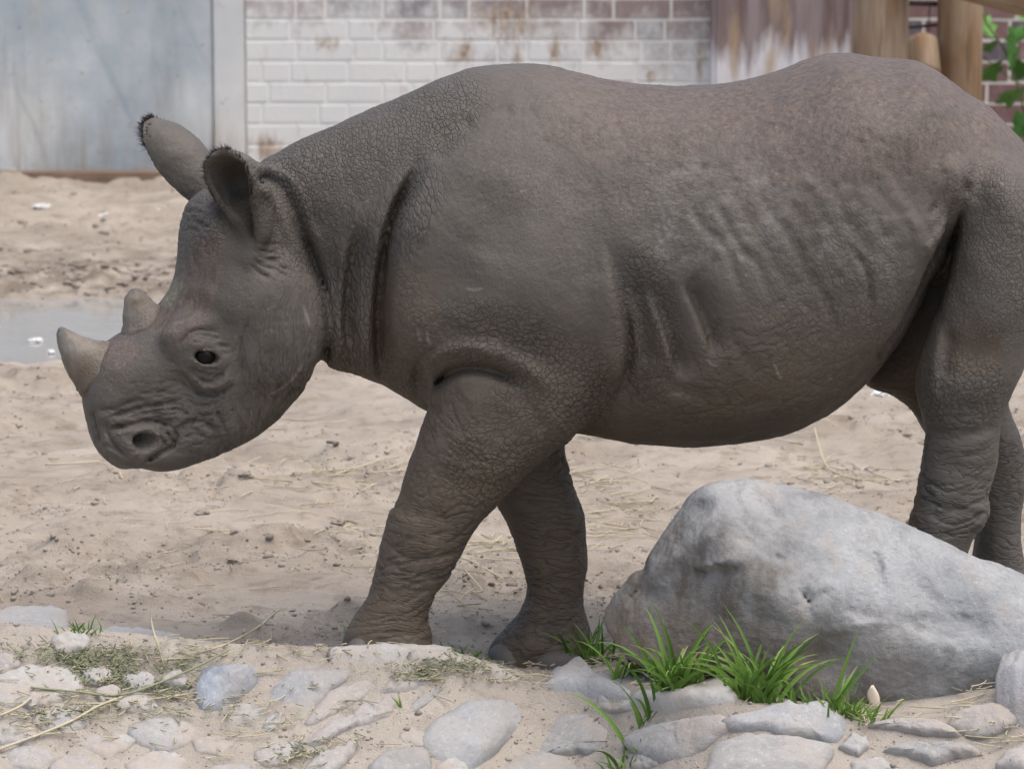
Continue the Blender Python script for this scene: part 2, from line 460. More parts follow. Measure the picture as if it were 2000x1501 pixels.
def sand_material(name, bank):
    s = NT(name, .95); s.b.inputs['Specular IOR Level'].default_value = .15
    p = s.pos(); a = s.noise(s.map(p, (1, 1.6, 1)), 2.2, 5, .6); b = s.noise(p, 22, 5, .65); f = s.noise(p, 260, 3, .6)
    c = s.mix(s.ramp(a, .35, .65), SAND_A, SAND_B)
    c = s.mix(s.math('MULTIPLY', s.ramp(b, .53, .72), .6), c, SAND_D); c = s.mix(s.math('MULTIPLY', s.ramp(s.noise(s.map(p, (1, 2.4, 1)), 8, 5, .65), .54, .68), .5), c, SAND_D)
    c = s.mix(s.math('MULTIPLY', s.ramp(f, .6, .75), .35), c, (.24,.18,.14))
    sp = s.n('SeparateXYZ'); s.L.new(p, sp.inputs[0])
    if not bank:
        # damp, churned mud beyond the puddle
        d = s.math('ABSOLUTE', s.math('SUBTRACT', sp.outputs['Y'], 5.35)); w = s.math('MULTIPLY', s.ramp(d, 1.3, .2), s.ramp(sp.outputs['X'], -.3, -.9))
        w = s.math('MULTIPLY', w, s.ramp(s.noise(s.map(p, (1, 2.2, 1)), 6, 4, .6), .42, .6))
        c = s.mix(s.math('MULTIPLY', w, .9), c, (.15,.118,.092))
    else: c = s.mix(.35, c, (.42,.395,.36))
    s.col(c)
    s.bump(s.math('ADD', s.math('MULTIPLY', b, 1.0), s.math('MULTIPLY', f, .35)), .012, .8)
    return s.m
SANDM = sand_material('churned_sand', False); BANKM = sand_material('bank_sand', True)
g = obj('sandy_ground', grid_mesh('sandy_ground', xs, ys), SANDM); tag(g, 'pale churned sand of the rhinoceros yard', kind='structure')
ysb = np.concatenate([[-300,-60,-20,-8,-3,-1.8], np.linspace(-1.35, -.24, 200)])
BANK = obj('stone_bank', grid_mesh('stone_bank', xs, ysb), BANKM); tag(BANK, 'sloping sandy bank set with field stones in front of the yard', kind='structure')
def floor_hit(px, py):
    """where the view ray meets the ground (photo pixel -> ground point)"""
    d = rays(px, py); t = np.arange(6.4, 18, .004); p = CAM + d[None] * t[:, None]
    z = p[:, 2] - ground_h(p[:, 0], p[:, 1], False); k = max(int(np.argmax(z < 0)), 1); f = z[k - 1] / (z[k - 1] - z[k])
    return p[k - 1] + (p[k] - p[k - 1]) * f
# puddle
w = NT('muddy_water', .04); w.b.inputs['Specular IOR Level'].default_value = .5
wp = w.pos(); w.col(w.mix(w.noise(w.map(wp, (1, 2, 1)), 3, 3), (.235,.228,.212), (.30,.292,.275))); w.bump(w.noise(w.map(wp, (1, 2.2, 1)), 9, 3), .004, .35)
t = np.linspace(0, 2 * math.pi, 97)[:-1]; wz = -.030
Vw = [(PUD[0] + 1.25 * PUD[2] * math.copysign(abs(math.cos(a)) ** .5, math.cos(a)), PUD[1] + 1.25 * PUD[3] * math.copysign(abs(math.sin(a)) ** .5, math.sin(a)), wz) for a in t] + [(PUD[0], PUD[1], wz)]
o = obj('puddle', make_mesh('puddle', Vw, [(i, (i + 1) % 96, 96) for i in range(96)]), w.m); tag(o, 'shallow muddy puddle behind the horns', kind='structure')

# ------------------------------------------------------------------ the wall behind
YW = 8.2
def wx(px, Y=YW): return float(on_plane(px, 200, Y)[0])
def wz_(py, Y=YW): return float(on_plane(1000, py, Y)[2])
def box_mesh(name, x0, x1, y0, y1, z0, z1, bev=.004, seg=1):
    bm = bmesh.new(); bmesh.ops.create_cube(bm, size=1.0)
    for v in bm.verts: v.co = ((x0 + x1) / 2 + v.co.x * (x1 - x0), (y0 + y1) / 2 + v.co.y * (y1 - y0), (z0 + z1) / 2 + v.co.z * (z1 - z0))
    if bev: bmesh.ops.bevel(bm, geom=bm.edges[:], offset=bev, segments=seg, affect='EDGES')
    me = bpy.data.meshes.new(name); bm.to_mesh(me); bm.free(); return me
def streaky(name, base, light, stains, rust, lowz=.28):
    s = NT(name, .85); p = s.pos()
    a = s.noise(p, 1.6, 5, .6); st = s.noise(s.map(p, (1, 1, .12)), 9, 5, .65); sp_ = s.noise(p, 26, 4, .6)
    c = s.mix(s.ramp(a, .35, .65), base, light)
    sep = s.n('SeparateXYZ'); s.L.new(p, sep.inputs[0])
    low = s.ramp(sep.outputs['Z'], lowz, 0.0)
    c = s.mix(s.math('MULTIPLY', s.math('MULTIPLY', s.ramp(st, .46, .68), low), .75), c, rust)
    c = s.mix(s.math('MULTIPLY', s.ramp(st, .56, .7), .35), c, stains)
    c = s.mix(s.math('MULTIPLY', s.ramp(sp_, .64, .72), .6), c, (.22,.16,.11)); c = s.mix(s.math('MULTIPLY', s.ramp(s.noise(s.map(p, (1, 1, .35), (0, 0, 0), (7, 0, 3)), 5, 6, .7), .5, .7), .4), c, (.45,.41,.33))
    return s, c
s, c = streaky('concrete_panel', (.27,.325,.37), (.56,.58,.575), (.22,.25,.27), (.30,.235,.155), .50)
# long scratches
lp = s.map(s.pos(), (1, 1, 1), (0, math.radians(24), 0)); sx = s.n('SeparateXYZ'); s.L.new(lp, sx.inputs[0])
scr = s.ramp(s.noise(s.map(lp, (6, 1, .45)), 3.0, 3, .55), .60, .70)
c = s.mix(s.math('MULTIPLY', scr, .28), c, (.19,.23,.26)); s.col(c); s.bump(s.noise(s.pos(), 40, 4), .004, .3)
o = obj('concrete_wall', box_mesh('concrete_wall', -6.0, wx(416), YW, YW + .35, -.3, 2.6), s.m); tag(o, 'stained blue grey concrete wall panel at the left edge', 'wall')
s, c = streaky('concrete_pier', (.44,.455,.46), (.60,.60,.585), (.36,.35,.33), (.38,.29,.20)); s.col(c); s.bump(s.noise(s.pos(), 30, 4), .004, .3)
o = obj('concrete_pier', box_mesh('concrete_pier', wx(417.5), wx(479), YW - .012, YW + .33, -.3, 2.6, .006, 2), s.m); tag(o, 'narrow pale concrete pier between concrete panel and brick wall', 'pier')
# brick wall
BRICK_TOP = wz_(345) - .0417 + .0833 * math.ceil((.86 - wz_(345)) / .0833)
def lime(s, p, c, amount):
    """whitewash: thick low down, worn away higher up and to the right; brown splashes of mud"""
    sep = s.n('SeparateXYZ'); s.L.new(p, sep.inputs[0])
    z = sep.outputs['Z']; x = sep.outputs['X']
    worn = s.math('ADD', s.ramp(z, .33, .72), s.ramp(x, -1.1, .95, -.36, .22, False))
    n = s.math('MULTIPLY', s.math('SUBTRACT', s.noise(s.map(p, (1, 1, .8)), 6, 5, .65), .5), 1.5)
    n = s.math('ADD', n, s.math('MULTIPLY', s.math('SUBTRACT', s.noise(s.map(p, (1, 1, .7)), 34, 5, .7), .5), .9))
    f = s.ramp(s.math('ADD', worn, n), 1.0, .35, .16, amount)
    f = s.math('MULTIPLY', f, s.ramp(x, 1.28, 1.20))
    c = s.mix(f, c, s.mix(s.noise(p, 3, 4), (.60,.61,.615), (.74,.73,.69)))
    mud = None
    for (cx, cz, rx, rz) in ((wx(985), wz_(45), .22, .17), (wx(900), wz_(100), .12, .11), (wx(1010), wz_(110), .05, .16), (wx(1085), wz_(100), .05, .12), (wx(1165), wz_(95), .05, .10), (wx(1270), wz_(150), .05, .06), (wx(640), wz_(85), .11, .07), (wx(520), wz_(290), .16, .10), (wx(1365), wz_(120), .05, .14)):
        v = s.n('VectorMath', operation='SUBTRACT'); s.L.new(p, v.inputs[0]); v.inputs[1].default_value = (cx, YW, cz)
        v2 = s.n('VectorMath', operation='MULTIPLY'); s.L.new(v.outputs[0], v2.inputs[0]); v2.inputs[1].default_value = (1 / rx, 0, 1 / rz)
        l = s.n('VectorMath', operation='LENGTH'); s.L.new(v2.outputs[0], l.inputs[0])
        q = s.ramp(l.outputs['Value'], 1.3, .2); mud = q if mud is None else s.math('MAXIMUM', mud, q)
    mn = s.noise(s.map(p, (1, 1, .26)), 20, 7, .78, .6)
    c = s.mix(s.math('MULTIPLY', s.ramp(s.math('ADD', s.math('MULTIPLY', mud, .36), mn), .74, .92), .85), c, s.mix(s.ramp(s.noise(p, 40, 3), .4, .6), (.40,.29,.18), (.20,.12,.065)))
    c = s.mix(s.math('MULTIPLY', s.ramp(s.noise(s.map(p, (1, 1, .3)), 24, 4, .65), .60, .72), .45), c, (.42,.36,.29))
    return c
s = NT('brick_face', .85); p = s.pos()
c = s.mix(s.rnd(), (.145,.085,.085), (.22,.135,.125)); c = s.mix(s.ramp(s.rnd(), .6, .75), c, (.11,.095,.115))
c = s.mix(s.math('MULTIPLY', s.ramp(s.noise(p, 25, 4), .5, .7), .4), c, (.28,.21,.19))
s.col(lime(s, p, c, .93)); s.bump(s.noise(p, 60, 4), .004, .4); BRICKM = s.m
s = NT('mortar_joint', .95); p = s.pos(); c = s.mix(s.noise(p, 20, 3), (.52,.49,.44), (.64,.61,.56))
# beyond the bricks that are built one by one the courses go on as a pattern
sx_ = s.n('SeparateXYZ'); s.L.new(p, sx_.inputs[0]); cx_ = s.n('CombineXYZ'); s.L.new(sx_.outputs['X'], cx_.inputs[0]); s.L.new(s.math('SUBTRACT', sx_.outputs['Z'], wz_(345) - .0357), cx_.inputs[1])
tb = s.n('TexBrick'); s.L.new(cx_.outputs[0], tb.inputs['Vector'])
for k_, v_ in (('Scale', 1.0), ('Mortar Size', .006), ('Brick Width', .227), ('Row Height', .0833), ('Mortar Smooth', .1), ('Bias', 0.0)): tb.inputs[k_].default_value = v_
tb.inputs['Color1'].default_value = (.145,.085,.085,1); tb.inputs['Color2'].default_value = (.21,.135,.125,1); tb.inputs['Mortar'].default_value = (.56,.53,.48,1)
bey = s.math('MAXIMUM', s.math('GREATER_THAN', sx_.outputs['Z'], BRICK_TOP), s.math('GREATER_THAN', sx_.outputs['X'], 2.75)); c = s.mix(bey, c, tb.outputs['Color'])
s.col(lime(s, p, c, .95)); s.bump(s.noise(p, 90, 3), .004, .4)
WALLB = obj('brick_wall', box_mesh('brick_wall', wx(480), 6.0, YW + .0018, YW + .35, -.3, 2.6), s.m)
tag(WALLB, 'old brick wall with worn whitewash and brown mud splashes', 'wall')
CH, SL, HLb, JT = .0833, .215, .1035, .012
def brick_mesh(L):
    return box_mesh('brick', -L / 2, L / 2, -.05, .05, -(CH - JT) / 2, (CH - JT) / 2, .0025, 1)
BM = {True: brick_mesh(SL - 0.0), False: brick_mesh(HLb)}
for m_ in BM.values(): m_.materials.append(BRICKM)
rb = random.Random(3); row = 0; z = wz_(345)
while z < .86:
    x = wx(481) - (.16 if row % 2 else 0.02); k = row * 2
    while x < 2.75:
        st = (k % 3) != 2; L = SL if st else HLb; k += 1
        x0, x1 = max(x, wx(480) + .004), x + L
        if x1 - x0 > .02 and not (wx(1420) < x0 and x1 < wx(1640)):
            b = obj('brick', BM[st], None, WALLB); b.location = ((x0 + x1) / 2, YW + .05 - .0012 + rb.uniform(-.0012, .0012), z + rb.uniform(-.0012, .0012)); b.scale = ((x1 - x0) / L, 1, 1); b.rotation_euler = (rb.uniform(-.006, .006), rb.uniform(-.004, .004), rb.uniform(-.006, .006))
        x += L + JT
    z += CH; row += 1
# plastered pillar
s = NT('streaked_plaster', .8); p = s.pos()
st = s.noise(s.map(p, (1, 1, .10)), 9, 6, .68); st2 = s.noise(s.map(p, (1, 1, .06)), 17, 4, .6); sep = s.n('SeparateXYZ'); s.L.new(p, sep.inputs[0])
c = s.mix(s.ramp(st2, .38, .62), (.14,.095,.088), (.27,.22,.22))
hz = s.ramp(sep.outputs['Z'], .72, .36, -.25, .28, False)
c = s.mix(s.ramp(s.math('ADD', st, hz), .47, .62, 0, .95), c, (.64,.63,.65))
c = s.mix(s.math('MULTIPLY', s.ramp(s.noise(s.map(p, (1, 1, .2), (0, 0, 0), (3, 1, 2)), 9, 5, .6), .52, .66), .8), c, (.40,.29,.18))
s.col(c); s.bump(st, .01, .4)
o = obj('plastered_pillar', box_mesh('plastered_pillar', wx(1390, 8.02), wx(1668, 8.02), 8.02, 8.3, -.3, 2.6, .02, 3), s.m); tag(o, 'square pillar streaked brown and white behind the back of the rhinoceros', 'pillar')
# dirty kerb along the wall
s = NT('damp_kerb', .9); p = s.pos(); s.col(s.mix(s.noise(p, 8, 5), (.13,.085,.06), (.24,.17,.12))); s.bump(s.noise(p, 20, 5), .02, .6)
o = obj('wall_kerb', box_mesh('wall_kerb', -6, 6, YW - .16, YW - .04, -.3, .025, .012, 2), s.m); tag(o, 'low dark damp kerb along the foot of the wall', 'kerb')
# timber
s = NT('weathered_timber', .75); p = s.objc()
gr = s.noise(s.map(p, (1, 1, .05)), 26, 6, .62, .4); bl = s.noise(s.map(p, (1, 1, .25)), 6, 4, .6)
c = s.mix(s.ramp(gr, .35, .65), (.20,.135,.085), (.38,.295,.21)); c = s.mix(s.math('MULTIPLY', s.ramp(bl, .44, .60), .85), c, (.19,.095,.038)); c = s.mix(s.math('MULTIPLY', s.ramp(gr, .54, .62), .65), c, (.10,.07,.045))
s.col(c); s.bump(gr, .008, .5); TIMB = s.m
def log(name, p0, p1, r0, r1, seed, label, cat, seg=40, rings=26):
    p0 = np.asarray(p0, float); p1 = np.asarray(p1, float); L = np.linalg.norm(p1 - p0)
    V = []; F = []
    for i in range(rings):
        f = i / (rings - 1)
        for k in range(seg):
            a = 2 * math.pi * k / seg; V.append((math.cos(a), math.sin(a), f * L))
    V = np.array(V); rr = r0 + (r1 - r0) * V[:, 2] / L
    rr = rr * (1 + .045 * fbm(np.stack([V[:, 0] * 1.3, V[:, 1] * 1.3, V[:, 2] * 1.5 + seed], 1), 3, seed))
    V[:, 0] *= rr; V[:, 1] *= rr
    for i in range(rings - 1):
        for k in range(seg): F.append((i*seg+k, i*seg+(k+1) % seg, (i+1)*seg+(k+1) % seg, (i+1)*seg+k))
    F.append(tuple(range((rings-1)*seg, rings*seg))); F.append(tuple(range(seg))[::-1])
    me = make_mesh(name, V, F)
    for q in me.polygons[-2:]: q.use_smooth = False
    o = obj(name, me, TIMB); o.location = p0; o.rotation_euler = Vector(p1 - p0).to_track_quat('Z', 'Y').to_euler()
    tag(o, label, cat); return o
yp = 7.0
log('log_post', (wx(1717, yp), yp, -.1), (wx(1722, yp), yp, 1.9), .104, .098, 3, 'thick smooth log post standing beside the streaked pillar', 'post')
log('log_post', (wx(1872, 7.25), 7.25, -.1), (wx(1872, 7.25), 7.25, 1.6), .085, .08, 8, 'thinner log post behind the rump, right of the thick one', 'post')
log('log_beam', on_plane(1770, -75, 6.85), on_plane(2300, 62, 6.85), .085, .085, 12, 'heavy leaning log beam at the top right corner', 'beam')
log('sawn_log', on_plane(1806, 150, 7.1), on_plane(1806, 96, 7.1) + np.array([0, .1, .02]), .062, .058, 16, 'short sawn log end between the two posts', 'log', 28, 8)
s = NT('dark_iron', .7); s.col((.03,.026,.026)); IRON = s.m
def rod(a, b, r, label):
    V, F = loft_simple([a, b], r); o = obj('iron_rod', make_mesh('iron_rod', V, F), IRON); tag(o, label, 'rod', 'dark rods between the posts'); return o
def loft_simple(pts, r, seg=8):
    pts = np.asarray(pts, float); V = []; F = []
    for i, q in enumerate(pts):
        t = pts[min(i + 1, len(pts) - 1)] - pts[max(i - 1, 0)]; t = t / np.linalg.norm(t)
        a = np.cross(t, (.31, .77, .55)); a /= np.linalg.norm(a); b = np.cross(t, a)
        rr = r if np.isscalar(r) else r[i]
        for k in range(seg): V.append(q + rr * (math.cos(2 * math.pi * k / seg) * a + math.sin(2 * math.pi * k / seg) * b))
    for i in range(len(pts) - 1):
        for k in range(seg): F.append((i*seg+k, i*seg+(k+1) % seg, (i+1)*seg+(k+1) % seg, (i+1)*seg+k))
    F.append(tuple(range(seg))[::-1]); F.append(tuple(range((len(pts)-1)*seg, len(pts)*seg)))
    return V, F
rod(on_plane(1755, 6, 7.3), on_plane(1850, 9, 7.3), .009, 'upper dark iron rod running between the two log posts')
rod(on_plane(1755, 56, 7.3), on_plane(1850, 47, 7.3), .006, 'lower thin dark rod running between the two log posts')
rod(on_plane(1816, 10, 7.28), on_plane(1811, 118, 7.28), .0028, 'thin dark wire hanging upright between the posts')
# climbing plant
s = NT('vine_leaf', .45); p = s.objc(); c = s.mix(s.rnd(), (.035,.11,.018), (.10,.26,.045)); c = s.mix(s.math('MULTIPLY', s.ramp(s.noise(p, 30, 3), .5, .7), .3), c, (.16,.30,.08)); s.col(c); LEAFM = s.m
s = NT('vine_stem', .8); s.col((.10,.13,.04)); STEMM = s.m
VINE = bpy.data.objects.new('climbing_vine', None); COL.objects.link(VINE); VINE.location = on_plane(2040, 400, 7.4); tag(VINE, 'leafy green vine in front of dark bricks behind the rump', 'vine')
VL = np.array(VINE.location)
def leaf_mesh(seed):
    r = random.Random(seed); out = []
    lob = [(0,1.0),(22,.62),(48,.88),(75,.52),(105,.74),(140,.46),(172,.28)]
    pts = [(a, l) for a, l in lob] + [(-a, l) for a, l in lob[1:]][::-1]
    V = [(0, 0, 0)]
    prof = []
    for i in range(len(pts)):
        a0, l0 = pts[i]; a1, l1 = pts[(i + 1) % len(pts)]
        if i == len(pts) - 1: a1 = 360 if a0 > 0 else 0
        for f in (0, .34, .67):
            prof.append((a0 + (a1 - a0) * f if abs(a1 - a0) < 100 else a0 + f * 16, (l0 + (l1 - l0) * f) * r.uniform(.93, 1.07)))
    for ring in (.5, 1.0):
        for a, l in prof:
            q = math.radians(a); x, y = math.sin(q) * l * ring, math.cos(q) * l * ring
            V.append((x, y, .10 * math.cos(3 * q) * ring * l - .12 * (x * x + y * y)))
    n = len(prof); F = [(0, 1 + k, 1 + (k + 1) % n) for k in range(n)] + [(1 + k, 1 + n + k, 1 + n + (k + 1) % n, 1 + (k + 1) % n) for k in range(n)]
    return make_mesh('leaf', V, F)
LM = [leaf_mesh(i) for i in range(4)]
for m_ in LM: m_.materials.append(LEAFM)
stem = [on_plane(a, b, 7.4 + .1 * math.sin(i)) - VL for i, (a, b) in enumerate(((2080,420),(2040,330),(2010,250),(1985,160),(1960,95),(1925,40),(1915,-20)))]
V_, F_ = loft_simple(catmull(stem, 5), .004); obj('stem', make_mesh('stem', V_, F_), STEMM, VINE)
V_, F_ = loft_simple(catmull([on_plane(a, b, 7.38) - VL for a, b in ((1917,107),(1950,135),(1985,160),(2030,175))], 4), .0025); obj('stem', make_mesh('stem', V_, F_), STEMM, VINE)
for i, (a, b, sz, ro, ti) in enumerate(((1925,58,34,20,.6),(1935,88,30,160,.9),(1985,75,36,-40,.7),(1975,105,52,80,1.0),(1935,137,42,150,.8),(1995,130,40,200,.6),(1978,185,48,170,.9),(2030,200,50,120,.6),(1990,245,44,90,.7),(2005,30,36,10,.8),(2040,90,50,40,.5),(1912,40,22,100,.8),(2060,270,60,190,.6),(2035,330,50,150,.8))):
    o = obj('leaf', LM[i % 4], None, VINE); o.location = on_plane(a, b, 7.33 + .05 * (i % 3)) - VL
    o.scale = [sz / 540.0] * 3; o.rotation_euler = (math.radians(90) - ti * .9, math.radians(ro) * 1.0, .3 * math.sin(i * 2.3))
print('setting', round(time.time() - T0, 1))
# ------------------------------------------------------------------ the rhinoceros
HSTEP = 0.0058
B = Field((-0.96, -0.46, -0.02), (1.20, 0.42, 1.24), HSTEP)
YAW = math.radians(15); PIV = (float(on_plane(620, 500)[0]), 0.0)
def head_pt(px, py, lat=0.0):
    nrm = np.array([-math.sin(YAW), math.cos(YAW), 0]); p0 = np.array([PIV[0], PIV[1], 0.0]) + lat * nrm
    d = rays(px, py); return CAM + d * (((p0 - CAM) @ nrm) / (d @ nrm))
BARREL = [(502,335),(515,312),(545,303),(562,290),(600,270),(700,225),(800,183),(850,158),(900,140),(960,128),(1020,125),(1070,129),(1130,143),(1200,161),(1300,168),(1400,166),(1470,156),(1530,141),(1580,124),(1640,111),(1690,114),(1740,123),(1800,129),(1845,190),(1872,300),(1868,400),(1842,480),(1803,570),(1762,650),(1722,700),(1680,745),(1620,795),(1560,830),(1480,852),(1400,863),(1350,866),(1300,863),(1200,853),(1140,843),(1050,835),(950,830),(880,818),(835,800),(780,768),(740,748),(690,730),(655,722),(620,700),(590,640),(550,520),(515,400)]
B.slab(BARREL, 0.0,
       [(560,420,.12),(620,520,.125),(690,480,.17),(760,450,.205),(900,450,.26),(1050,450,.30),(1250,500,.335),(1450,520,.37),(1650,480,.365),(1760,420,.35),(1820,330,.31)],
       [(560,420,.13),(690,480,.19),(760,450,.22),(900,450,.28),(1050,450,.33),(1300,510,.35),(1500,510,.34),(1700,420,.22),(1770,430,.13),(1830,300,.12)], 0.02, n=2.15)
B.slab([(1480,240),(1580,150),(1640,138),(1690,140),(1740,146),(1800,147),(1840,156),(1890,186),(1930,206),(1960,236),(2000,279),(2050,350),(2085,440),(2095,540),(2075,620),(2000,640),(1920,590),(1840,520),(1740,460),(1560,400)], 0.0,
       [(1600,350,.28),(1800,350,.285),(1950,420,.26),(2050,500,.2)], [(1700,400,.2),(1900,400,.22),(2050,500,.16)], 0.05)
# shoulder, near foreleg
SHO = [(765,430),(752,560),(765,660),(830,705),(950,690),(1100,705),(1214,690),(1216,600),(1195,480),(1120,360),(1020,290),(920,290),(830,340)]
FORE = [(900,560),(850,640),(838,720),(845,760),(840,790),(815,850),(790,920),(770,980),(756,1003),(748,1040),(735,1090),(728,1130),(715,1170),(690,1207),(674,1232),(666,1270),(670,1310),(760,1320),(842,1310),(842,1250),(836,1200),(850,1160),(880,1120),(905,1070),(940,1020),(970,985),(1000,950),(1060,897),(1115,862),(1142,830),(1182,780),(1215,720),(1225,660),(1215,590),(1150,520),(1000,500)]
fw = [(1030,620,.11),(1000,740,.115),(960,850,.105),(900,950,.092),(850,1020,.082),(800,1120,.07),(770,1190,.068),(755,1270,.078)]
fr = [(1030,620,.12),(1000,740,.12),(960,850,.11),(900,950,.09),(850,1020,.075),(800,1120,.065),(770,1190,.062),(755,1270,.06)]
B.slab(SHO, -0.205, [(900,500,.105),(1050,550,.118),(1000,350,.085)], [(950,520,.13)], 0.05)
B.slab(FORE, -0.185, fw, fr, 0.025, floor=0.035)
B.slab(SHO, 0.195, [(900,500,.10),(1050,550,.105),(1000,350,.08)], [(950,520,.13)], 0.07)
B.slab([(950,560),(940,700),(930,850),(955,950),(970,985),(985,1010),(1000,1050),(1015,1090),(1026,1130),(1030,1165),(1010,1203),(985,1226),(962,1250),(952,1280),(956,1325),(1060,1340),(1160,1330),(1160,1270),(1154,1230),(1139,1190),(1140,1150),(1147,1110),(1145,1060),(1140,1010),(1125,970),(1110,920),(1103,870),(1115,800),(1140,700),(1120,560)], 0.06,
       [(1040,650,.11),(1030,820,.1),(1050,960,.082),(1080,1100,.068),(1085,1165,.062),(1055,1270,.088)],
       [(1040,650,.1),(1030,820,.085),(1050,960,.078),(1080,1100,.062),(1085,1165,.055),(1055,1270,.06)], 0.025, floor=-.028)
# hind legs
B.slab([(1885,330),(1872,400),(1856,470),(1838,560),(1818,640),(1800,690),(1788,740),(1795,800),(1806,840),(1800,900),(1790,960),(1778,1010),(1770,1070),(1765,1130),(1745,1190),(1722,1250),(1715,1310),(1725,1360),(1820,1370),(1905,1355),(1908,1280),(1892,1200),(1886,1130),(1893,1060),(1912,1030),(1927,1000),(1932,950),(1945,900),(1952,840),(1962,800),(1978,760),(1995,720),(2025,650),(2055,560),(2065,450),(2030,340),(1950,295)], -0.17,
       [(1950,420,.14),(1930,560,.145),(1890,700,.12),(1880,800,.1),(1870,920,.08),(1850,1000,.074),(1830,1120,.066),(1815,1300,.085)],
       [(1950,420,.13),(1930,560,.12),(1890,700,.1),(1880,800,.085),(1870,920,.072),(1850,1000,.07),(1830,1120,.06),(1815,1300,.07)], 0.018, floor=0.0)
B.slab([(1800,420),(1750,560),(1702,660),(1682,745),(1740,772),(1780,800),(1805,842),(1850,900),(1890,960),(1903,1040),(1897,1100),(1880,1170),(1862,1230),(1862,1285),(1940,1292),(2030,1285),(2036,1240),(2015,1150),(1997,1060),(1996,1000),(2005,940),(2000,880),(1985,830),(1969,790),(1980,700),(2020,600),(2040,480),(1950,380)], 0.17,
       [(1920,500,.13),(1840,650,.13),(1850,780,.1),(1930,900,.075),(1950,1000,.07),(1950,1100,.066),(1950,1250,.085)],
       [(1920,500,.12),(1840,650,.11),(1850,780,.085),(1930,900,.06),(1950,1000,.055),(1950,1100,.055),(1950,1250,.07)], 0.02, floor=0.0)
# the gap between flank and thigh
B.slab([(1880,400),(1872,480),(1856,560),(1838,630),(1815,700),(1790,745),(1740,730),(1722,712),(1768,648),(1804,570),(1832,500),(1850,440),(1864,400)], -0.33, [(1790,640,.20),(1850,480,.16),(1870,410,.06)], [(1790,640,.018),(1865,440,.013)], 0.012, blur=1, n=5, sub=True)
# head
HEAD = [(530,335),(470,342),(430,356),(400,373),(370,396),(357,430),(350,480),(346,530),(336,560),(318,590),(298,614),(270,636),(238,653),(213,668),(188,690),(166,730),(157,765),(163,800),(171,840),(184,870),(205,895),(235,912),(258,912),(266,908),(275,912),(295,917),(320,918),(370,906),(430,882),(480,860),(520,832),(560,792),(600,742),(626,692),(638,640),(633,580),(614,530),(600,450),(585,380)]
B.slab(HEAD, 0.0,
       [(560,640,.155),(540,740,.125),(480,560,.148),(440,450,.13),(520,400,.12),(420,690,.135),(470,800,.11),(330,680,.10),(310,760,.098),(250,800,.085),(220,860,.075),(300,880,.08),(380,860,.09)],
       [(540,620,.12),(480,700,.15),(440,500,.1),(420,420,.075),(350,700,.1),(290,780,.085),(230,850,.06),(300,890,.05),(400,850,.08)], 0.016, yaw=YAW, piv=PIV, n=2.3, sig=0.035)
# tail
B.tube([on_plane(2075,400,0.0), on_plane(2105,520,0.0), on_plane(2100,680,0.0), on_plane(2080,800,-0.02)], [.035,.026,.018,.012], 0.03)
# orbit, brow, nostril pad, lips
def on_head(px, py, dep=0.0):
    p = B.hit(px, py); return p - dep * np.array([0, -1, 0.0])
HN = np.array([math.sin(YAW), -math.cos(YAW), 0.0])          # out of the near cheek
RH = [np.array([math.cos(YAW), math.sin(YAW), 0]), -HN, np.array([0, 0, 1.0])]
EYE = B.hit(403, 697)
B.ellipsoid(EYE - HN * 0.030, (.062, .040, .055), 0.03, RH)
B.ellipsoid(B.hit(375, 655) - HN * 0.012, (.05, .022, .03), 0.035, RH)
NOS = B.hit(272, 862)
B.ellipsoid(NOS - HN * 0.018, (.068, .034, .048), 0.02, RH)
B.ellipsoid(B.hit(560, 640) - HN * 0.02, (.085, .035, .11), 0.05, RH)
for lat, s in ((NOS - HN * .01, 1),):
    n0 = B.hit(280, 866)
    B.tube([n0 + HN * 0.02 + np.array([.012, 0, -.002]), n0 - HN * 0.012 + np.array([-.004, 0, .006]), n0 - HN * 0.05 + np.array([-.03, 0, .02])], [.026, .018, .013], 0.010, sub=True)
    B.tube([n0 + HN * 0.02 + np.array([.028, 0, .004]), n0 - HN * 0.012 + np.array([.010, 0, .006])], [.018, .013], 0.010, sub=True)
EYEC = B.hit(403, 698) - HN * 0.010
B.ellipsoid(EYEC - HN * 0.004, (.031, .0225, .025), 0.016, RH)
ct, st_ = math.cos(math.radians(-14)), math.sin(math.radians(-14))
RE = [RH[0] * ct + RH[2] * st_, RH[1], -RH[0] * st_ + RH[2] * ct]
B.ellipsoid(EYEC + HN * 0.016 + np.array([-.001, 0, -.001]), (.0262, .026, .0116), 0.005, RE, sub=True)
# ears: cupped sheets
def ear_cloud(st, opn, n=60, m=40):
    """st: (px, py, Y, half width, curl) from base to tip"""
    S = np.array([[*on_plane(a, b, y), w, c] for a, b, y, w, c in st]); S = catmull(S, 12)
    k = np.linspace(0, len(S) - 1, n); S = np.stack([np.interp(k, range(len(S)), S[:, i]) for i in range(5)], 1)
    tg = np.gradient(S[:, :3], axis=0); tg /= np.linalg.norm(tg, axis=1)[:, None]
    pts = []; rad = []
    for i in range(n):
        o = np.asarray(opn, float); o = o - tg[i] * (o @ tg[i]); o /= np.linalg.norm(o); sd = np.cross(tg[i], o)
        w, c = max(S[i, 3], .003), S[i, 4]; r = w / (math.sin(c) if c < math.pi / 2 else 1.0)
        for v in np.linspace(-1, 1, m):
            a = v * c
            pts.append(S[i, :3] + r * (math.sin(a) * sd + (math.cos(c) - math.cos(a)) * o + 0 * o)); rad.append(.0068 - .0022 * abs(v))
    return np.array(pts), rad
yE = float(B.hit(492, 480)[1])
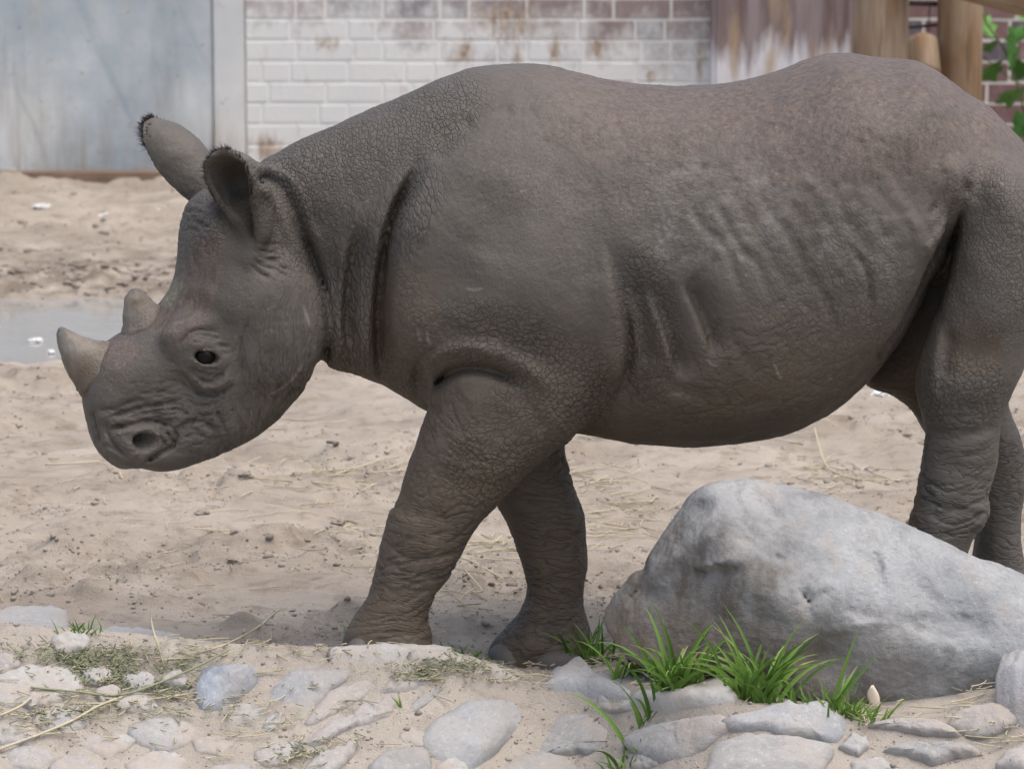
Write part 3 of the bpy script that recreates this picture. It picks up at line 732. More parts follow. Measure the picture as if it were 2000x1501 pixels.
NEAR_EAR = [(496,498,yE+.004,.009,1.2),(493,472,yE-.010,.021,2.3),(484,440,yE-.022,.033,2.45),(464,400,yE-.030,.048,2.3),(449,358,yE-.036,.054,2.0),(440,322,yE-.04,.047,1.55),(434,300,yE-.042,.022,1.0)]
FAR_EAR = [(420,402,.10,.032,1.9),(392,378,.115,.043,1.9),(363,347,.125,.050,1.85),(333,307,.135,.053,1.75),(310,270,.14,.047,1.5),(298,248,.143,.033,1.1),(293,237,.145,.016,.8)]
P1, R1 = ear_cloud(NEAR_EAR, (-0.55, -0.82, 0.02)); P2, R2 = ear_cloud(FAR_EAR, (-0.62, 0.45, -0.45))
B.cloud(P1, R1, 0.010); B.cloud(P2, R2, 0.010)
B.tube([B.hit(500,500) - HN * .02, on_plane(484,455,yE+.012)], [.03,.018], .02)
B.tube([on_plane(435,425,.09), on_plane(395,380,.125)], [.04,.03], .03)
print('field', round(time.time() - T0, 1))
B.normalise()

# folds of the hide, drawn on its flank
G = Map2(60, 60, 2200, 1420, 2.0)
K = G.stroke
FINE = []
# neck and shoulder
K([(830,290),(795,360),(765,425),(750,490),(741,560),(737,630),(740,700),(752,770)], .040, 8, lip=.005, lipoff=28, taper=.24, wide=24)
K([(700,430),(690,490),(682,545),(677,600),(678,655),(690,745)], .028, 8, lip=.004, lipoff=24, taper=.26, wide=22)
K([(720,470),(714,540),(709,610),(710,680)], .005, 6)
K([(655,470),(655,530),(655,600),(655,660),(650,700)], .006, 8)
K([(590,450),(618,520),(638,580),(645,640),(636,690),(612,735)], .020, 8, taper=.1)
K([(497,350),(520,350),(548,368),(570,405),(590,455),(610,500)], .015, 8, lip=.007, lipoff=24)
K([(540,345),(575,370),(600,410),(625,460)], .004, 8)
K([(900,250),(950,225),(1010,215)], .006, 14); K([(850,320),(880,270),(930,235)], .007, 16)
K([(828,742),(832,712),(858,690),(905,680),(965,688),(1015,708),(1055,740),(1080,790)], -.018, 17, taper=.2)
K([(852,775),(862,742),(900,720),(950,721),(1000,740),(1040,775)], .036, 12, taper=.32)
K([(820,790),(815,745),(822,708),(850,682),(890,668)], .012, 8, taper=.35)
K([(1175,450),(1200,520),(1220,600),(1229,660),(1227,715),(1207,772),(1165,830)], .028, 9, taper=.3, wide=46)
K([(1215,590),(1229,650),(1228,705),(1212,765)], .014, 7, taper=.3)
K([(1165,520),(1185,600),(1190,680),(1165,760)], -.008, 30)
K([(960,480),(930,580),(900,650)], -.006, 60); G.blob(1040, 560, 120, 130, -.012); G.blob(860, 560, 60, 110, .006)
G.blob(1100, 330, 90, 60, .006); G.blob(930, 330, 60, 60, -.004)
# elbow and flank
K([(1262,540),(1285,590),(1308,650),(1325,710),(1332,750)], .030, 9, taper=.35, wide=34)
K([(1335,540),(1352,575),(1372,620),(1388,665),(1392,705)], .028, 8, taper=.3, wide=30)
K([(1400,500),(1372,535),(1345,552)], .006, 7); K([(1240,540),(1255,640),(1268,720)], .015, 9, wide=24); K([(1290,720),(1330,760),(1400,775)], .006, 14)
K([(1420,620),(1450,690),(1500,740)], .005, 12)
rr_ = random.Random(5)
for i in range(10):
    x = 1300 + i * 44; y = 330 - i * 6
    pts = [(x + j * 24 + rr_.uniform(-7, 7) + (j > 5) * (j - 5) * -10, y + j * 34 + rr_.uniform(-6, 6)) for j in range(10)]
    K(pts, .0052 * rr_.uniform(.6, 1.3), 9 + rr_.uniform(0, 5), taper=.4)
    for j in range(0, 9): K([(pts[j][0] + 12, pts[j][1] - 4), (pts[j][0] + 30 + rr_.uniform(-6, 6), pts[j][1] + rr_.uniform(-4, 10))], .0046 * rr_.uniform(.3, 1.2), 6, taper=.5)
K([(1640,470),(1675,500),(1695,540),(1700,600),(1690,660)], .010, 7, taper=.35)
K([(1560,500),(1600,560),(1625,620),(1630,680)], .006, 8, taper=.4); K([(1720,480),(1745,530),(1750,590)], .006, 8, taper=.4)
K([(1862,300),(1874,345),(1872,392),(1850,440),(1822,480),(1800,510)], -.012, 13)
K([(1843,325),(1842,360),(1833,395),(1808,428)], .009, 7)
K([(1890,345),(1884,385),(1872,440),(1855,500),(1835,570),(1812,630)], .020, 8, taper=.12)
K([(1885,362),(1920,370),(1960,366)], .0025, 5); K([(1886,380),(1930,392)], .0025, 5)
K([(1840,620),(1828,690),(1822,750),(1835,800)], -.006, 12); K([(1860,640),(1850,700),(1850,740)], .008, 14)
G.blob(1900, 690, 40, 26, .008); G.blob(1890, 760, 60, 40, -.006); K([(1800,830),(1850,850),(1910,845),(1950,825)], .006, 12)
K([(1780,1000),(1830,985),(1890,1000),(1925,1015)], .004, 6); K([(1915,985),(1925,1005),(1905,1035)], -.006, 12)
G.blob(1720, 130, 40, 20, .004); G.blob(1660, 140, 50, 25, -.006); G.blob(1730, 200, 30, 40, .006); G.blob(1800, 215, 60, 16, -.005)
# foreleg
G.blob(800, 985, 26, 26, .006); K([(765,985),(790,1000),(830,1010)], .004, 7); G.blob(800, 1030, 30, 30, -.004)
K([(1000,760),(1040,800),(1060,850)], .005, 14); K([(930,760),(900,840),(860,930)], -.004, 30)
# head: rings about the eye
for pts, a, s in (([(354,690),(354,671),(360,661),(373,649),(390,644),(406,645),(423,648),(441,653)], .0075, 4.5),
                  ([(361,690),(363,672),(372,660),(388,653),(406,655),(426,661),(450,665)], .0055, 4),
                  ([(372,672),(388,662),(408,663),(426,668)], .003, 4),
                  ([(382,704),(386,689),(401,679),(417,683),(425,693)], .004, 3.5),
                  ([(380,708),(390,716),(404,721),(419,719),(428,708)], .004, 3.5),
                  ([(358,712),(376,727),(392,740),(409,746),(424,740),(440,724),(456,700)], .0075, 4.5),
                  ([(366,712),(384,724),(402,732),(422,728),(436,712)], .0045, 4),
                  ([(362,738),(378,760),(398,772),(420,772),(442,763),(464,747)], .009, 5),
                  ([(350,722),(362,738),(372,752)], .006, 4.5), ([(346,735),(356,746),(368,760)], .004, 4),
                  ([(424,672),(440,676),(456,679)], .004, 3.5), ([(428,695),(444,690),(466,682)], .003, 3.5),
                  ([(488,605),(481,633),(470,663),(467,690),(467,720),(461,748)], .006, 4.5),
                  ([(318,742),(345,745),(362,752),(380,770)], .004, 4.5), ([(322,704),(335,706),(350,716)], .003, 4),
                  ([(330,730),(350,732),(362,742)], .003, 4)):
    K(pts, a * .85, s, taper=.3); FINE.append((pts, a * .8))
K([(372,722),(392,752),(412,758),(436,748),(452,726)], -.007, 8); G.blob(392, 668, 26, 14, -.004)
G.blob(403, 628, 34, 12, -.004, -.3)
# muzzle
for pts, a, s in (([(180,798),(204,800),(230,796),(249,787),(268,782),(302,783)], .0055, 4.5),
                  ([(208,819),(230,809),(252,802),(276,796),(308,790),(340,783),(366,775)], .0075, 4.5),
                  ([(210,843),(220,836),(236,833),(262,827),(284,822),(308,823),(324,829),(342,833)], .011, 5),
                  ([(182,797),(184,817),(188,836),(193,852),(194,872)], .006, 4.5),
                  ([(210,818),(208,839),(214,856),(223,869),(236,883),(247,893)], .007, 5),
                  ([(345,866),(336,873),(322,880),(308,888),(292,898),(282,903)], .010, 5),
                  ([(340,832),(344,852),(338,870)], .007, 4), ([(312,848),(320,862),(325,874)], .006, 4), ([(306,832),(324,843),(335,856),(340,866)], .006, 4),
                  ([(342,843),(364,826),(390,822),(409,830),(415,845)], .006, 4.5), ([(364,777),(380,791),(396,793),(420,786),(446,773)], .005, 4.5),
                  ([(250,815),(275,812),(300,806),(325,812)], .004, 4), ([(330,800),(352,800),(372,812)], .004, 4), ([(348,840),(372,836),(392,842)], .004, 4),
                  ([(356,856),(380,848),(404,852)], .004, 4), ([(300,812),(320,820),(345,822)], .003, 4), ([(380,806),(400,812),(420,806)], .003, 4.5),
                  ([(196,870),(215,872),(232,884)], .004, 4), ([(330,760),(300,768),(270,768)], .003, 4),([(420,800),(432,825),(425,850)], .004, 7)):
    K(pts, a * 1.2, s, taper=.16); FINE.append((pts, a))
K([(255,850),(275,842),(300,845),(318,860)], -.006, 8); K([(252,858),(254,878),(268,892)], -.005, 7); K([(225,850),(240,842),(262,838)], -.004, 8)
# forehead and behind the ear
for pts, a, s in (([(352,452),(372,447),(392,455)], .004, 4.5), ([(352,436),(372,430),(396,436),(410,450)], .004, 4.5), ([(360,415),(380,410),(402,418)], .004, 4.5), ([(372,398),(396,398),(420,410)], .003, 4.5),
                  ([(500,485),(520,492),(545,490)], .006, 4.5), ([(498,496),(520,506),(548,508)], .006, 4.5), ([(494,506),(515,520),(545,526)], .006, 4.5), ([(488,514),(505,532),(532,544)], .005, 4.5), ([(500,475),(525,478),(545,474)], .005, 4.5),
                  ([(345,560),(400,570),(440,600),(470,630)], -.003, 18)):
    K(pts, a, s, taper=.2); FINE.append((pts, a))
for i in range(9):      # long creases down the cheek
    x = 500 + i * 14; K([(x,575 + i*3),(x+18,625 + i*3),(x+28,680 + i*2),(x+22 - i*2,735),(x - i*5,775)], .0016, 4)
# near-body strokes act on the near half only
band = np.argwhere(np.abs(B.F) < 0.042)
pw = B.lo + HSTEP * band
qx, qy = project(pw)
near = sstep(0.03, -0.05, pw[:, 1]) * (1 - 0.0)
hw = sstep(0.10, 0.02, pw[:, 1]) * (qx < 600)
g = G.get(qx, qy) * np.maximum(near, hw * 0)
lump = 0.0035 * fbm(pw * 9.0, 2, 5) + 0.0014 * vnoise(pw * 34.0, 9)
B.F[band[:, 0], band[:, 1], band[:, 2]] += (g + lump * sstep(0.0, 0.03, pw[:, 2])).astype(np.float32)
V, Q = B.mesh()
# keep the largest piece only
print('mesh', len(V), round(time.time() - T0, 1))
# finer mesh, then the small wrinkles as relief
def subdivide(V, Q):
    E = np.stack([Q, np.roll(Q, -1, 1)], -1).reshape(-1, 2); E.sort(1)
    key = E[:, 0].astype(np.int64) * len(V) + E[:, 1]
    u, inv = np.unique(key, return_inverse=True); inv = inv.reshape(-1, 4)
    a, b = u // len(V), u % len(V)
    # soften the coarse net a little first
    for lam in (.5, .5):
        acc = np.zeros_like(V); np.add.at(acc, a, V[b]); np.add.at(acc, b, V[a])
        cnt = np.bincount(a, minlength=len(V)) + np.bincount(b, minlength=len(V))
        V = V + lam * (acc / cnt[:, None] - V) * .6
    mid = (V[a] + V[b]) / 2; cen = V[Q].mean(1)
    fa = np.zeros_like(mid); c2 = np.zeros(len(mid))
    for k in range(4): np.add.at(fa, inv[:, k], cen); np.add.at(c2, inv[:, k], 1)
    mid = mid * .5 + fa / c2[:, None] * .5
    VV = np.vstack([V, mid, cen]); n = len(V); m = n + len(u); f = m + np.arange(len(Q))
    QQ = np.concatenate([np.stack([Q[:, k], n + inv[:, k], f, n + inv[:, k - 1]], 1) for k in range(4)])
    return make_mesh('rhinoceros', VV, QQ)
me_r = subdivide(V, Q)
nv = len(me_r.vertices)
co = np.empty(nv * 3, np.float32); me_r.vertices.foreach_get('co', co); co = co.reshape(-1, 3)
no = np.empty(nv * 3, np.float32); me_r.vertex_normals.foreach_get('vector', no); no = no.reshape(-1, 3)
px, py = project(co)
isn = sstep(0.05, -0.03, co[:, 1])                 # near half
under = (py > 850) & (px > 925) & (px < 1190)
isn = np.where(under, sstep(-.07, -.11, co[:, 1]), isn).astype(np.float32)
vis = (no * (CAM - co)).sum(1) > -0.15 * 8          # turned roughly to this side
print('subdivided', nv, round(time.time() - T0, 1))
def zone(*blobs):
    """soft weight from ellipses (px, py, rx, ry, rot_deg) in the side view"""
    w = np.zeros(nv, np.float32)
    for b in blobs:
        r = math.radians(b[4]) if len(b) > 4 else 0; c, s = math.cos(r), math.sin(r)
        u = ((px - b[0]) * c + (py - b[1]) * s) / b[2]; v = (-(px - b[0]) * s + (py - b[1]) * c) / b[3]
        w = np.maximum(w, sstep(1.25, 0.7, np.sqrt(u * u + v * v)))
    return w
disp = np.zeros(nv, np.float32); crease = np.zeros(nv, np.float32)
wob = np.stack([fbm(co * 16 + k * 7.7, 2, 31 + k) for k in range(3)], 1) * 0.012
fine = 0.6 + 0.5 * fbm(co * 7 + 3, 2, 77)
def wrinkle(w, size, amp, ang=0.0, s=0, width=0.26, dome=0.5, near=True, ridge=False):
    """cells bounded by creases: size (along, across, depth) in metres, turned by ang degrees in the side view"""
    amp = amp * (1.5 if ridge else .85); dome = dome if ridge else .18
    w = w * (isn if near else (1 - isn))
    m = (w > 0.03) & vis
    if not m.any(): return
    p = co[m] + wob[m]; a = math.radians(ang); c, sn = math.cos(a), math.sin(a)
    q = np.stack([(p[:, 0] * c - p[:, 2] * sn) / size[0], p[:, 1] / size[2], (p[:, 0] * sn + p[:, 2] * c) / size[1]], 1)
    if ridge: e = np.abs(vnoise(q, s) + .45 * vnoise(q * 2.1 + 5, s + 1)) * 1.3
    else: F1, F2 = worley(q, s); e = F2 - F1
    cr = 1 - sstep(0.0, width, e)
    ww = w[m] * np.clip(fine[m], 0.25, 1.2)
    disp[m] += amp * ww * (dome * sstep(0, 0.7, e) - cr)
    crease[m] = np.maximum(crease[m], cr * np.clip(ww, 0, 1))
# angle: turns the long axis of the cells, 0 = along the body, positive = rising towards the tail
Z = zone
wrinkle(Z((1080,800,130,110,-35),(960,900,110,90,-50)), (.015,.012,.02), .0024, 20, 1)
wrinkle(Z((950,655,150,60,0)), (.020,.0095,.02), .0015, 0, 2)
wrinkle(Z((1110,730,120,70,30)), (.014,.011,.02), .0014, 40, 13)
wrinkle(Z((640,330,180,95,-28),(800,250,150,70,-28)), (.0085,.0115,.012), .0016, 25, 3, .3)
wrinkle(Z((680,560,75,200,0),(790,420,60,120,25)), (.0105,.026,.02), .0019, 8, 4, .3)
wrinkle(Z((790,690,70,90,0)), (.015,.013,.02), .0014, 10, 14)
wrinkle(Z((830,1090,110,125,20),(770,1220,90,60,0)), (.10,.017,.07), .0030, -12, 5, .34, .6, ridge=True)
wrinkle(Z((830,1090,110,125,20)), (.012,.05,.02), .0007, 20, 15, .3)
wrinkle(Z((870,970,110,70,20)), (.014,.015,.02), .0014, 25, 6)
wrinkle(Z((890,850,90,90,0)), (.05,.014,.03), .0009, 35, 16, .28, ridge=True)
wrinkle(Z((1265,640,55,150,-5)), (.013,.0115,.02), .0024, 0, 7)
wrinkle(Z((1470,720,230,110,0),(1330,780,160,70,0)), (.035,.016,.03), .0012, -25, 8, .28, ridge=True)
wrinkle(Z((1650,600,130,150,20),(1500,520,170,90,10)), (.011,.020,.03), .0011, 35, 17)
wrinkle(Z((1300,450,160,140,0),(1480,300,300,110,0)), (.014,.0075,.02), .0006, 0, 18)
wrinkle(Z((1250,220,420,80,0),(1750,220,180,90,20)), (.0065,.012,.012), .0006, 0, 19)
wrinkle(Z((1050,450,170,150,0),(950,330,120,70,0)), (.0065,.010,.012), .00055, 10, 20)
wrinkle(Z((1875,770,95,80,0)), (.016,.013,.02), .0019, 10, 9)
wrinkle(Z((1855,950,100,120,0)), (.09,.016,.06), .0026, -8, 10, .34, ridge=True)
wrinkle(Z((1940,520,110,150,0)), (.010,.012,.02), .0011, 0, 11)
wrinkle(Z((1930,390,50,40,0)), (.06,.014,.03), .0003, -5, 21, .3, ridge=True)
wrinkle(Z((1850,390,45,90,-15)), (.06,.015,.03), .0012, 12, 22, .3, ridge=True)
wrinkle(Z((560,690,100,140,15),(470,840,110,60,-30)), (.014,.11,.05), .0011, -6, 12, .30, ridge=True)
wrinkle(Z((330,820,150,70,-10)), (.028,.013,.02), .0010, 10, 23, .3, ridge=True)
wrinkle(Z((390,440,60,75,0),(560,420,70,80,0)), (.013,.012,.02), .0014, 0, 24)
wrinkle(Z((540,510,50,45,0)), (.07,.012,.03), .0018, 12, 25, .3, ridge=True)
wrinkle(Z((350,370,50,70,-50)), (.05,.011,.05), .0016, 45, 26, near=False)
wrinkle(Z((400,690,70,80,0)), (.012,.009,.02), .0008, 0, 27)
wrinkle(Z((1080,1050,90,190,0)), (.09,.016,.06), .0024, -8, 28, .34, near=False, ridge=True)
wrinkle(Z((1060,1230,110,60,0)), (.06,.014,.04), .0016, -20, 29, .3, near=False, ridge=True)
wrinkle(Z((1950,980,80,170,0),(1750,750,90,80,0)), (.03,.012,.03), .0016, -15, 30, near=False)
GF = Map2(120, 380, 660, 940, 1.0)
for pts, a in FINE:
    if a > 0: GF.stroke(pts, min(a * .42, .0036), 2.3, taper=.25)
rf = random.Random(9)
def fringe(c0, c1, n, ln, am, sp=4):
    for _ in range(n):
        t_ = rf.random(); x = c0[0] + (c1[0] - c0[0]) * t_ + rf.uniform(-c0[2], c0[2]); y = c0[1] + (c1[1] - c0[1]) * t_ + rf.uniform(-c0[3], c0[3]); a = math.radians(c0[4] + (c1[2] - c0[4]) * t_ + rf.uniform(-14, 14)); L = ln * rf.uniform(.5, 1.3)
        dx, dy = math.cos(a) * L, math.sin(a) * L; w_ = rf.uniform(-.2, .2)
        GF.stroke([(x - dx, y - dy), (x - dy * w_, y + dx * w_), (x + dx, y + dy)], am * rf.uniform(.4, 1.2), 1.9, taper=.4)
fringe((300,745,50,26,-14), (360,800,10), 46, 16, .0016)          # between horn and eye
fringe((230,800,40,14,-10), (350,800,-6), 34, 18, .0018)          # above the nostril
fringe((360,840,30,18,-35), (430,800,-50), 34, 13, .0017)         # mouth corner
fringe((350,870,30,14,20), (470,850,-30), 26, 15, .0013)          # chin
fringe((200,830,12,30,80), (215,880,60), 14, 10, .0014)           # lip
fringe((395,665,30,10,-12), (430,680,10), 14, 12, .0014); fringe((385,735,22,14,35), (435,735,-40), 26, 11, .0016)   # eyelids
fringe((470,690,14,50,95), (462,760,100), 18, 16, .0013)
fringe((360,420,14,20,-5), (400,440,12), 26, 15, .0017); fringe((352,470,8,30,10), (360,530,20), 10, 12, .001)
fringe((520,490,24,22,8), (540,530,25), 26, 20, .0018)
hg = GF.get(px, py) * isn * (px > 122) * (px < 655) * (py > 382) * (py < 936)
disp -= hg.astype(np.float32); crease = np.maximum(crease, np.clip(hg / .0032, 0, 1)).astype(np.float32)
disp += (0.0005 * fbm(co * 120, 2, 50)).astype(np.float32)
disp *= sstep(0.0, 0.01, co[:, 2])
co = co + no * disp[:, None]
me_r.vertices.foreach_set('co', co.ravel()); me_r.update()
me_r.polygons.foreach_set('use_smooth', np.ones(len(me_r.polygons), bool))
PATS = [(Z((1080,800,150,130,-35),(960,900,120,100,-50),(1265,640,70,170,-5),(1110,730,130,80,30),(930,650,170,70,0)), (.0125,.016,.0120), 20, .8),
        (Z((1875,770,105,90,0),(390,440,60,75,0)), (.0125,.016,.0120), 0, .8),
        (Z((300,700,150,130,30),(420,560,90,120,10)), (.0075,.012,.0075), 0, .28), (Z((330,820,150,70,-10)), (.017,.02,.0105), 10, .38), (Z((800,690,80,90,0),(780,560,50,100,0)), (.0115,.016,.0135), 10, .6),
        (Z((640,330,190,105,-28),(800,250,170,85,-28),(600,430,90,120,0)), (.0085,.014,.0105), 25, .9), (Z((1930,500,120,200,0)), (.0095,.014,.0105), 0, .55),
        (np.maximum(Z((830,1110,140,160,20),(1855,950,110,140,0)) * isn, Z((1080,1060,90,190,0),(1060,1230,110,60,0),(1950,980,80,170,0)) * (1 - isn)), (.075,.06,.0150), -10, .75, 1),
        (Z((560,690,100,150,15),(470,840,120,70,-30)), (.012,.04,.10), -4, .5, 1), (Z((680,570,75,210,0),(790,420,65,130,25)), (.0095,.03,.026), 8, .8),
        (Z((1470,740,260,120,0),(1330,790,170,70,0)), (.030,.03,.013), -25, .4, 1), (Z((1620,560,200,170,20)), (.010,.02,.016), 30, .42), (Z((1350,420,240,170,0)), (.011,.012,.0075), 0, .22),
        (Z((1150,420,330,260,0),(1500,250,380,130,0),(1750,260,200,150,0)), (.0070,.012,.0085), 8, .15), (Z((880,880,110,120,0)), (.035,.03,.013), 35, .5, 1)]
PW_ = np.stack([q[0] * q[3] for q in PATS], 1); best = PW_.argmax(1); srt = np.sort(PW_, 1)
attr(me_r, 'pw', np.maximum(srt[:, -1] * .85, .07) * (1 - .35 * np.clip(srt[:, -2] / (srt[:, -1] + 1e-3), 0, 1)))
loop0 = np.empty(len(me_r.polygons) * 4, np.int32); me_r.loops.foreach_get('vertex_index', loop0); fb = best[loop0.reshape(-1, 4)[:, 0]]
scl = np.array([[1 / v for v in q[1]] for q in PATS], np.float32); angs = np.array([math.radians(q[2]) for q in PATS], np.float32)
av = me_r.attributes.new('psc', 'FLOAT_VECTOR', 'FACE'); av.data.foreach_set('vector', scl[fb].ravel())
av = me_r.attributes.new('pmode', 'FLOAT', 'FACE'); av.data.foreach_set('value', np.array([len(q) > 4 for q in PATS], np.float32)[fb])
av = me_r.attributes.new('pang', 'FLOAT', 'FACE'); av.data.foreach_set('value', angs[fb])
# colour masks of the hide: red dust on the back, brown mud low down, grey scuffs on the ribs
sc_ = Map2(60, 60, 2200, 1420, 4.0)
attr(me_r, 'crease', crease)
upper = sstep(430, 200, py + 60 * fbm(co * 6, 3, 61)) * sstep(880, 1250, px)
attr(me_r, 'red', np.clip(upper + 0.9 * zone((385,560,40,110,15),(330,610,55,50,0),(235,690,40,30,0)) + .35 * zone((800,700,60,70,0)), 0, 1))
attr(me_r, 'brown', np.clip(sstep(520, 800, py + 50 * fbm(co * 5 + 9, 3, 62)) * (px > 640) * (px < 1800) * 0.9 + zone((800,620,70,110,0)) * .7 + zone((1900,680,60,60,0)) * .8 + .4 * zone((560,800,110,60,-35)) + .5 * zone((820,1000,50,60,0)), 0, 1))
attr(me_r, 'pale', zone((1450,400,170,95,10),(1640,430,140,80,25),(1360,470,110,60,0)))
attr(me_r, 'green', zone((335,572,16,34,28)))
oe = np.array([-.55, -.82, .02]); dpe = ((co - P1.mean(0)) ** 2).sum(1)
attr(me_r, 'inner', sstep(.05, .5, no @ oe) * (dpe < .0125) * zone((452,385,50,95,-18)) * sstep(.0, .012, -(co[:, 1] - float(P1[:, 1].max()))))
SCM = Map2(400, 500, 1950, 800, 1.5)
for pts in ([(812,640),(818,655),(824,672)], [(834,642),(836,662),(842,680)], [(600,690),(580,728),(550,758),(514,776)], [(590,590),(600,620),(606,640)], [(1380,700),(1392,712),(1412,716)], [(1300,772),(1340,768)], [(1508,700),(1520,730),(1528,742)], [(905,560),(925,566),(950,562)]): SCM.stroke(pts, 1.0, 2.2, taper=.3)
for _ in range(60):
    x, y = RNG.uniform(760, 1700), RNG.uniform(505, 790); a = RNG.normal(1.2, .5); L = RNG.uniform(6, 18); SCM.stroke([(x, y), (x + L * math.cos(a), y + L * math.sin(a))], RNG.uniform(.15, .5), 1.8, taper=.4)
attr(me_r, 'scar', np.clip(SCM.get(px, py), 0, 1) * isn * (py > 502) * (py < 798) * (px > 402))
print('wrinkles', round(time.time() - T0, 1))

h = NT('rhinoceros_hide', .62)
P = h.objc()
n1 = h.noise(P, 5, 6, .62); n2 = h.noise(P, 38, 5, .65); n3 = h.noise(P, 140, 3, .6)
c = h.mix(n1, (.056,.049,.042), (.134,.119,.103))
c = h.mix(h.math('MULTIPLY', h.attr('red'), h.ramp(n2, .3, .7, .35, 1)), c, h.mix(h.ramp(h.noise(h.map(P, (1, 1, .3)), 85, 5, .7), .4, .62), (.088,.064,.054), (.162,.122,.102)))
c = h.mix(h.math('MULTIPLY', h.attr('brown'), h.ramp(n1, .3, .65, .4, 1)), c, (.100,.072,.047))
blot = h.ramp(h.noise(h.map(P, (1, 1, 1.5)), 30, 5, .62), .44, .68)
c = h.mix(h.math('MULTIPLY', h.math('MULTIPLY', h.attr('pale'), blot), .5), c, (.205,.192,.18))
dust = h.ramp(h.noise(P, 75, 6, .7), .60, .72)
c = h.mix(h.math('MULTIPLY', dust, h.ramp(h.noise(P, 6, 2), .45, .65, .05, .5)), c, (.28,.25,.235))
c = h.mix(h.math('MULTIPLY', h.attr('scar'), .6), c, (.27,.24,.22))
c = h.mix(h.math('MULTIPLY', h.math('MULTIPLY', h.attr('green'), h.ramp(h.noise(h.map(P, (1, 1, .3)), 150, 4, .7), .42, .62)), .7), c, (.24,.25,.15))
wq = h.n('TexNoise'); h.L.new(P, wq.inputs['Vector']); wq.inputs['Scale'].default_value = 14; wq.inputs['Detail'].default_value = 2
wv = h.n('VectorMath', operation='MULTIPLY_ADD'); h.L.new(wq.outputs['Color'], wv.inputs[0]); wv.inputs[1].default_value = (.03, .03, .03); h.L.new(P, wv.inputs[2])
PW = wv.outputs[0]
rv = h.n('CombineXYZ'); h.L.new(h.attr('pang'), rv.inputs['Y'])
mp = h.n('Mapping'); h.L.new(PW, mp.inputs[0]); h.L.new(rv.outputs[0], mp.inputs['Rotation'])
mp2 = h.n('VectorMath', operation='MULTIPLY'); h.L.new(mp.outputs[0], mp2.inputs[0]); h.L.new(h.n('Attribute', attribute_name='psc').outputs['Vector'], mp2.inputs[1])
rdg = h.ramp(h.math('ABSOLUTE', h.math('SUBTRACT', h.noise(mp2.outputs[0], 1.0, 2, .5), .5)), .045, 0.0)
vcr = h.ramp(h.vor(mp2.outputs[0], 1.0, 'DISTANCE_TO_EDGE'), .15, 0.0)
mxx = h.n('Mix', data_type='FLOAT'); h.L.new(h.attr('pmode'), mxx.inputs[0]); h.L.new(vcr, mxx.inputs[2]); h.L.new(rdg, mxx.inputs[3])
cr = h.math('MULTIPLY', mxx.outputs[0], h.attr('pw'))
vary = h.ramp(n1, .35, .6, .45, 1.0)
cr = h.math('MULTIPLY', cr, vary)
c = h.mix(h.math('MULTIPLY', cr, .55), c, (.030,.028,.027)); c = h.mix(h.math('MULTIPLY', h.attr('crease'), .38), c, (.036,.032,.030))  # pigment in the cracks, and their shade put into the colour
c = h.mix(h.math('MULTIPLY', h.attr('inner'), .9), c, (.040,.033,.025))  # dark skin of the ear, the cup's shade painted in with it
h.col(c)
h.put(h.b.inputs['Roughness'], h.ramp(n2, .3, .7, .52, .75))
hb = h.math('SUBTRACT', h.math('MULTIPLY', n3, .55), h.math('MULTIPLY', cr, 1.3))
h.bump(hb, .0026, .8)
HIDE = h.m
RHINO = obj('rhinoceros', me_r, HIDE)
tag(RHINO, 'young grey black rhinoceros with two small horns walking left across the sand', 'rhinoceros')

# horns, eye, nails and hair are parts of it
def loft(cs, rs, seg=24, flat=1.0, axis=None, rough=0.0, s=0):
    """a tube of varying radius through points cs, closed to a tip"""
    cs = catmull(np.asarray(cs, float), 6); rs = np.interp(np.linspace(0, 1, len(cs)), np.linspace(0, 1, len(rs)), rs)
    tg = np.gradient(cs, axis=0); V = []; F = []
    ref = np.array([0, 1.0, 0]) if axis is None else np.asarray(axis, float)
    for i, p in enumerate(cs):
        t = tg[i] / np.linalg.norm(tg[i]); a = ref - t * (ref @ t); a /= np.linalg.norm(a); b = np.cross(t, a)
        for k in range(seg):
            q = 2 * math.pi * k / seg
            V.append(p + rs[i] * (math.cos(q) * a * flat + math.sin(q) * b))
    V = np.array(V)
    if rough: V = V + (rough * fbm(V * 60, 3, s))[:, None] * (V - np.repeat(cs, seg, 0)) / np.repeat(rs, seg)[:, None]
    n = len(cs)
    for i in range(n - 1):
        for k in range(seg): F.append((i*seg+k, i*seg+(k+1) % seg, (i+1)*seg+(k+1) % seg, (i+1)*seg+k))
    V = np.vstack([V, cs[-1:] + (cs[-1] - cs[-2]) * .3]); F += [((n-1)*seg+k, (n-1)*seg+(k+1) % seg, n*seg) for k in range(seg)]
    return V, F
hm = NT('horn_keratin', .5)
hp = hm.objc(); a1 = hm.noise(hm.map(hp, (1, 1, .35)), 60, 5, .6); a2 = hm.noise(hp, 14, 4)
tipf = hm.attr('tip')
c = hm.mix(a1, (.12,.105,.088), (.235,.21,.18)); c = hm.mix(hm.math('MULTIPLY', hm.ramp(a2, .45, .7), .7), c, (.12,.085,.055))
c = hm.mix(hm.ramp(tipf, .72, .95), c, (.10,.095,.09)); c = hm.mix(hm.math('MULTIPLY', hm.ramp(tipf, .45, .1), hm.ramp(a2, .3, .55, .4, 1)), c, (.105,.078,.055)); pit = hm.noise(hp, 190, 3, .6); c = hm.mix(hm.math('MULTIPLY', hm.ramp(pit, .58, .7), hm.ramp(tipf, .6, .1, .1, .7)), c, (.045,.038,.032))
hm.col(c); hm.bump(hm.math('ADD', a1, hm.math('MULTIPLY', pit, hm.ramp(tipf, .5, .05, .1, 1.2))), .005, .8)
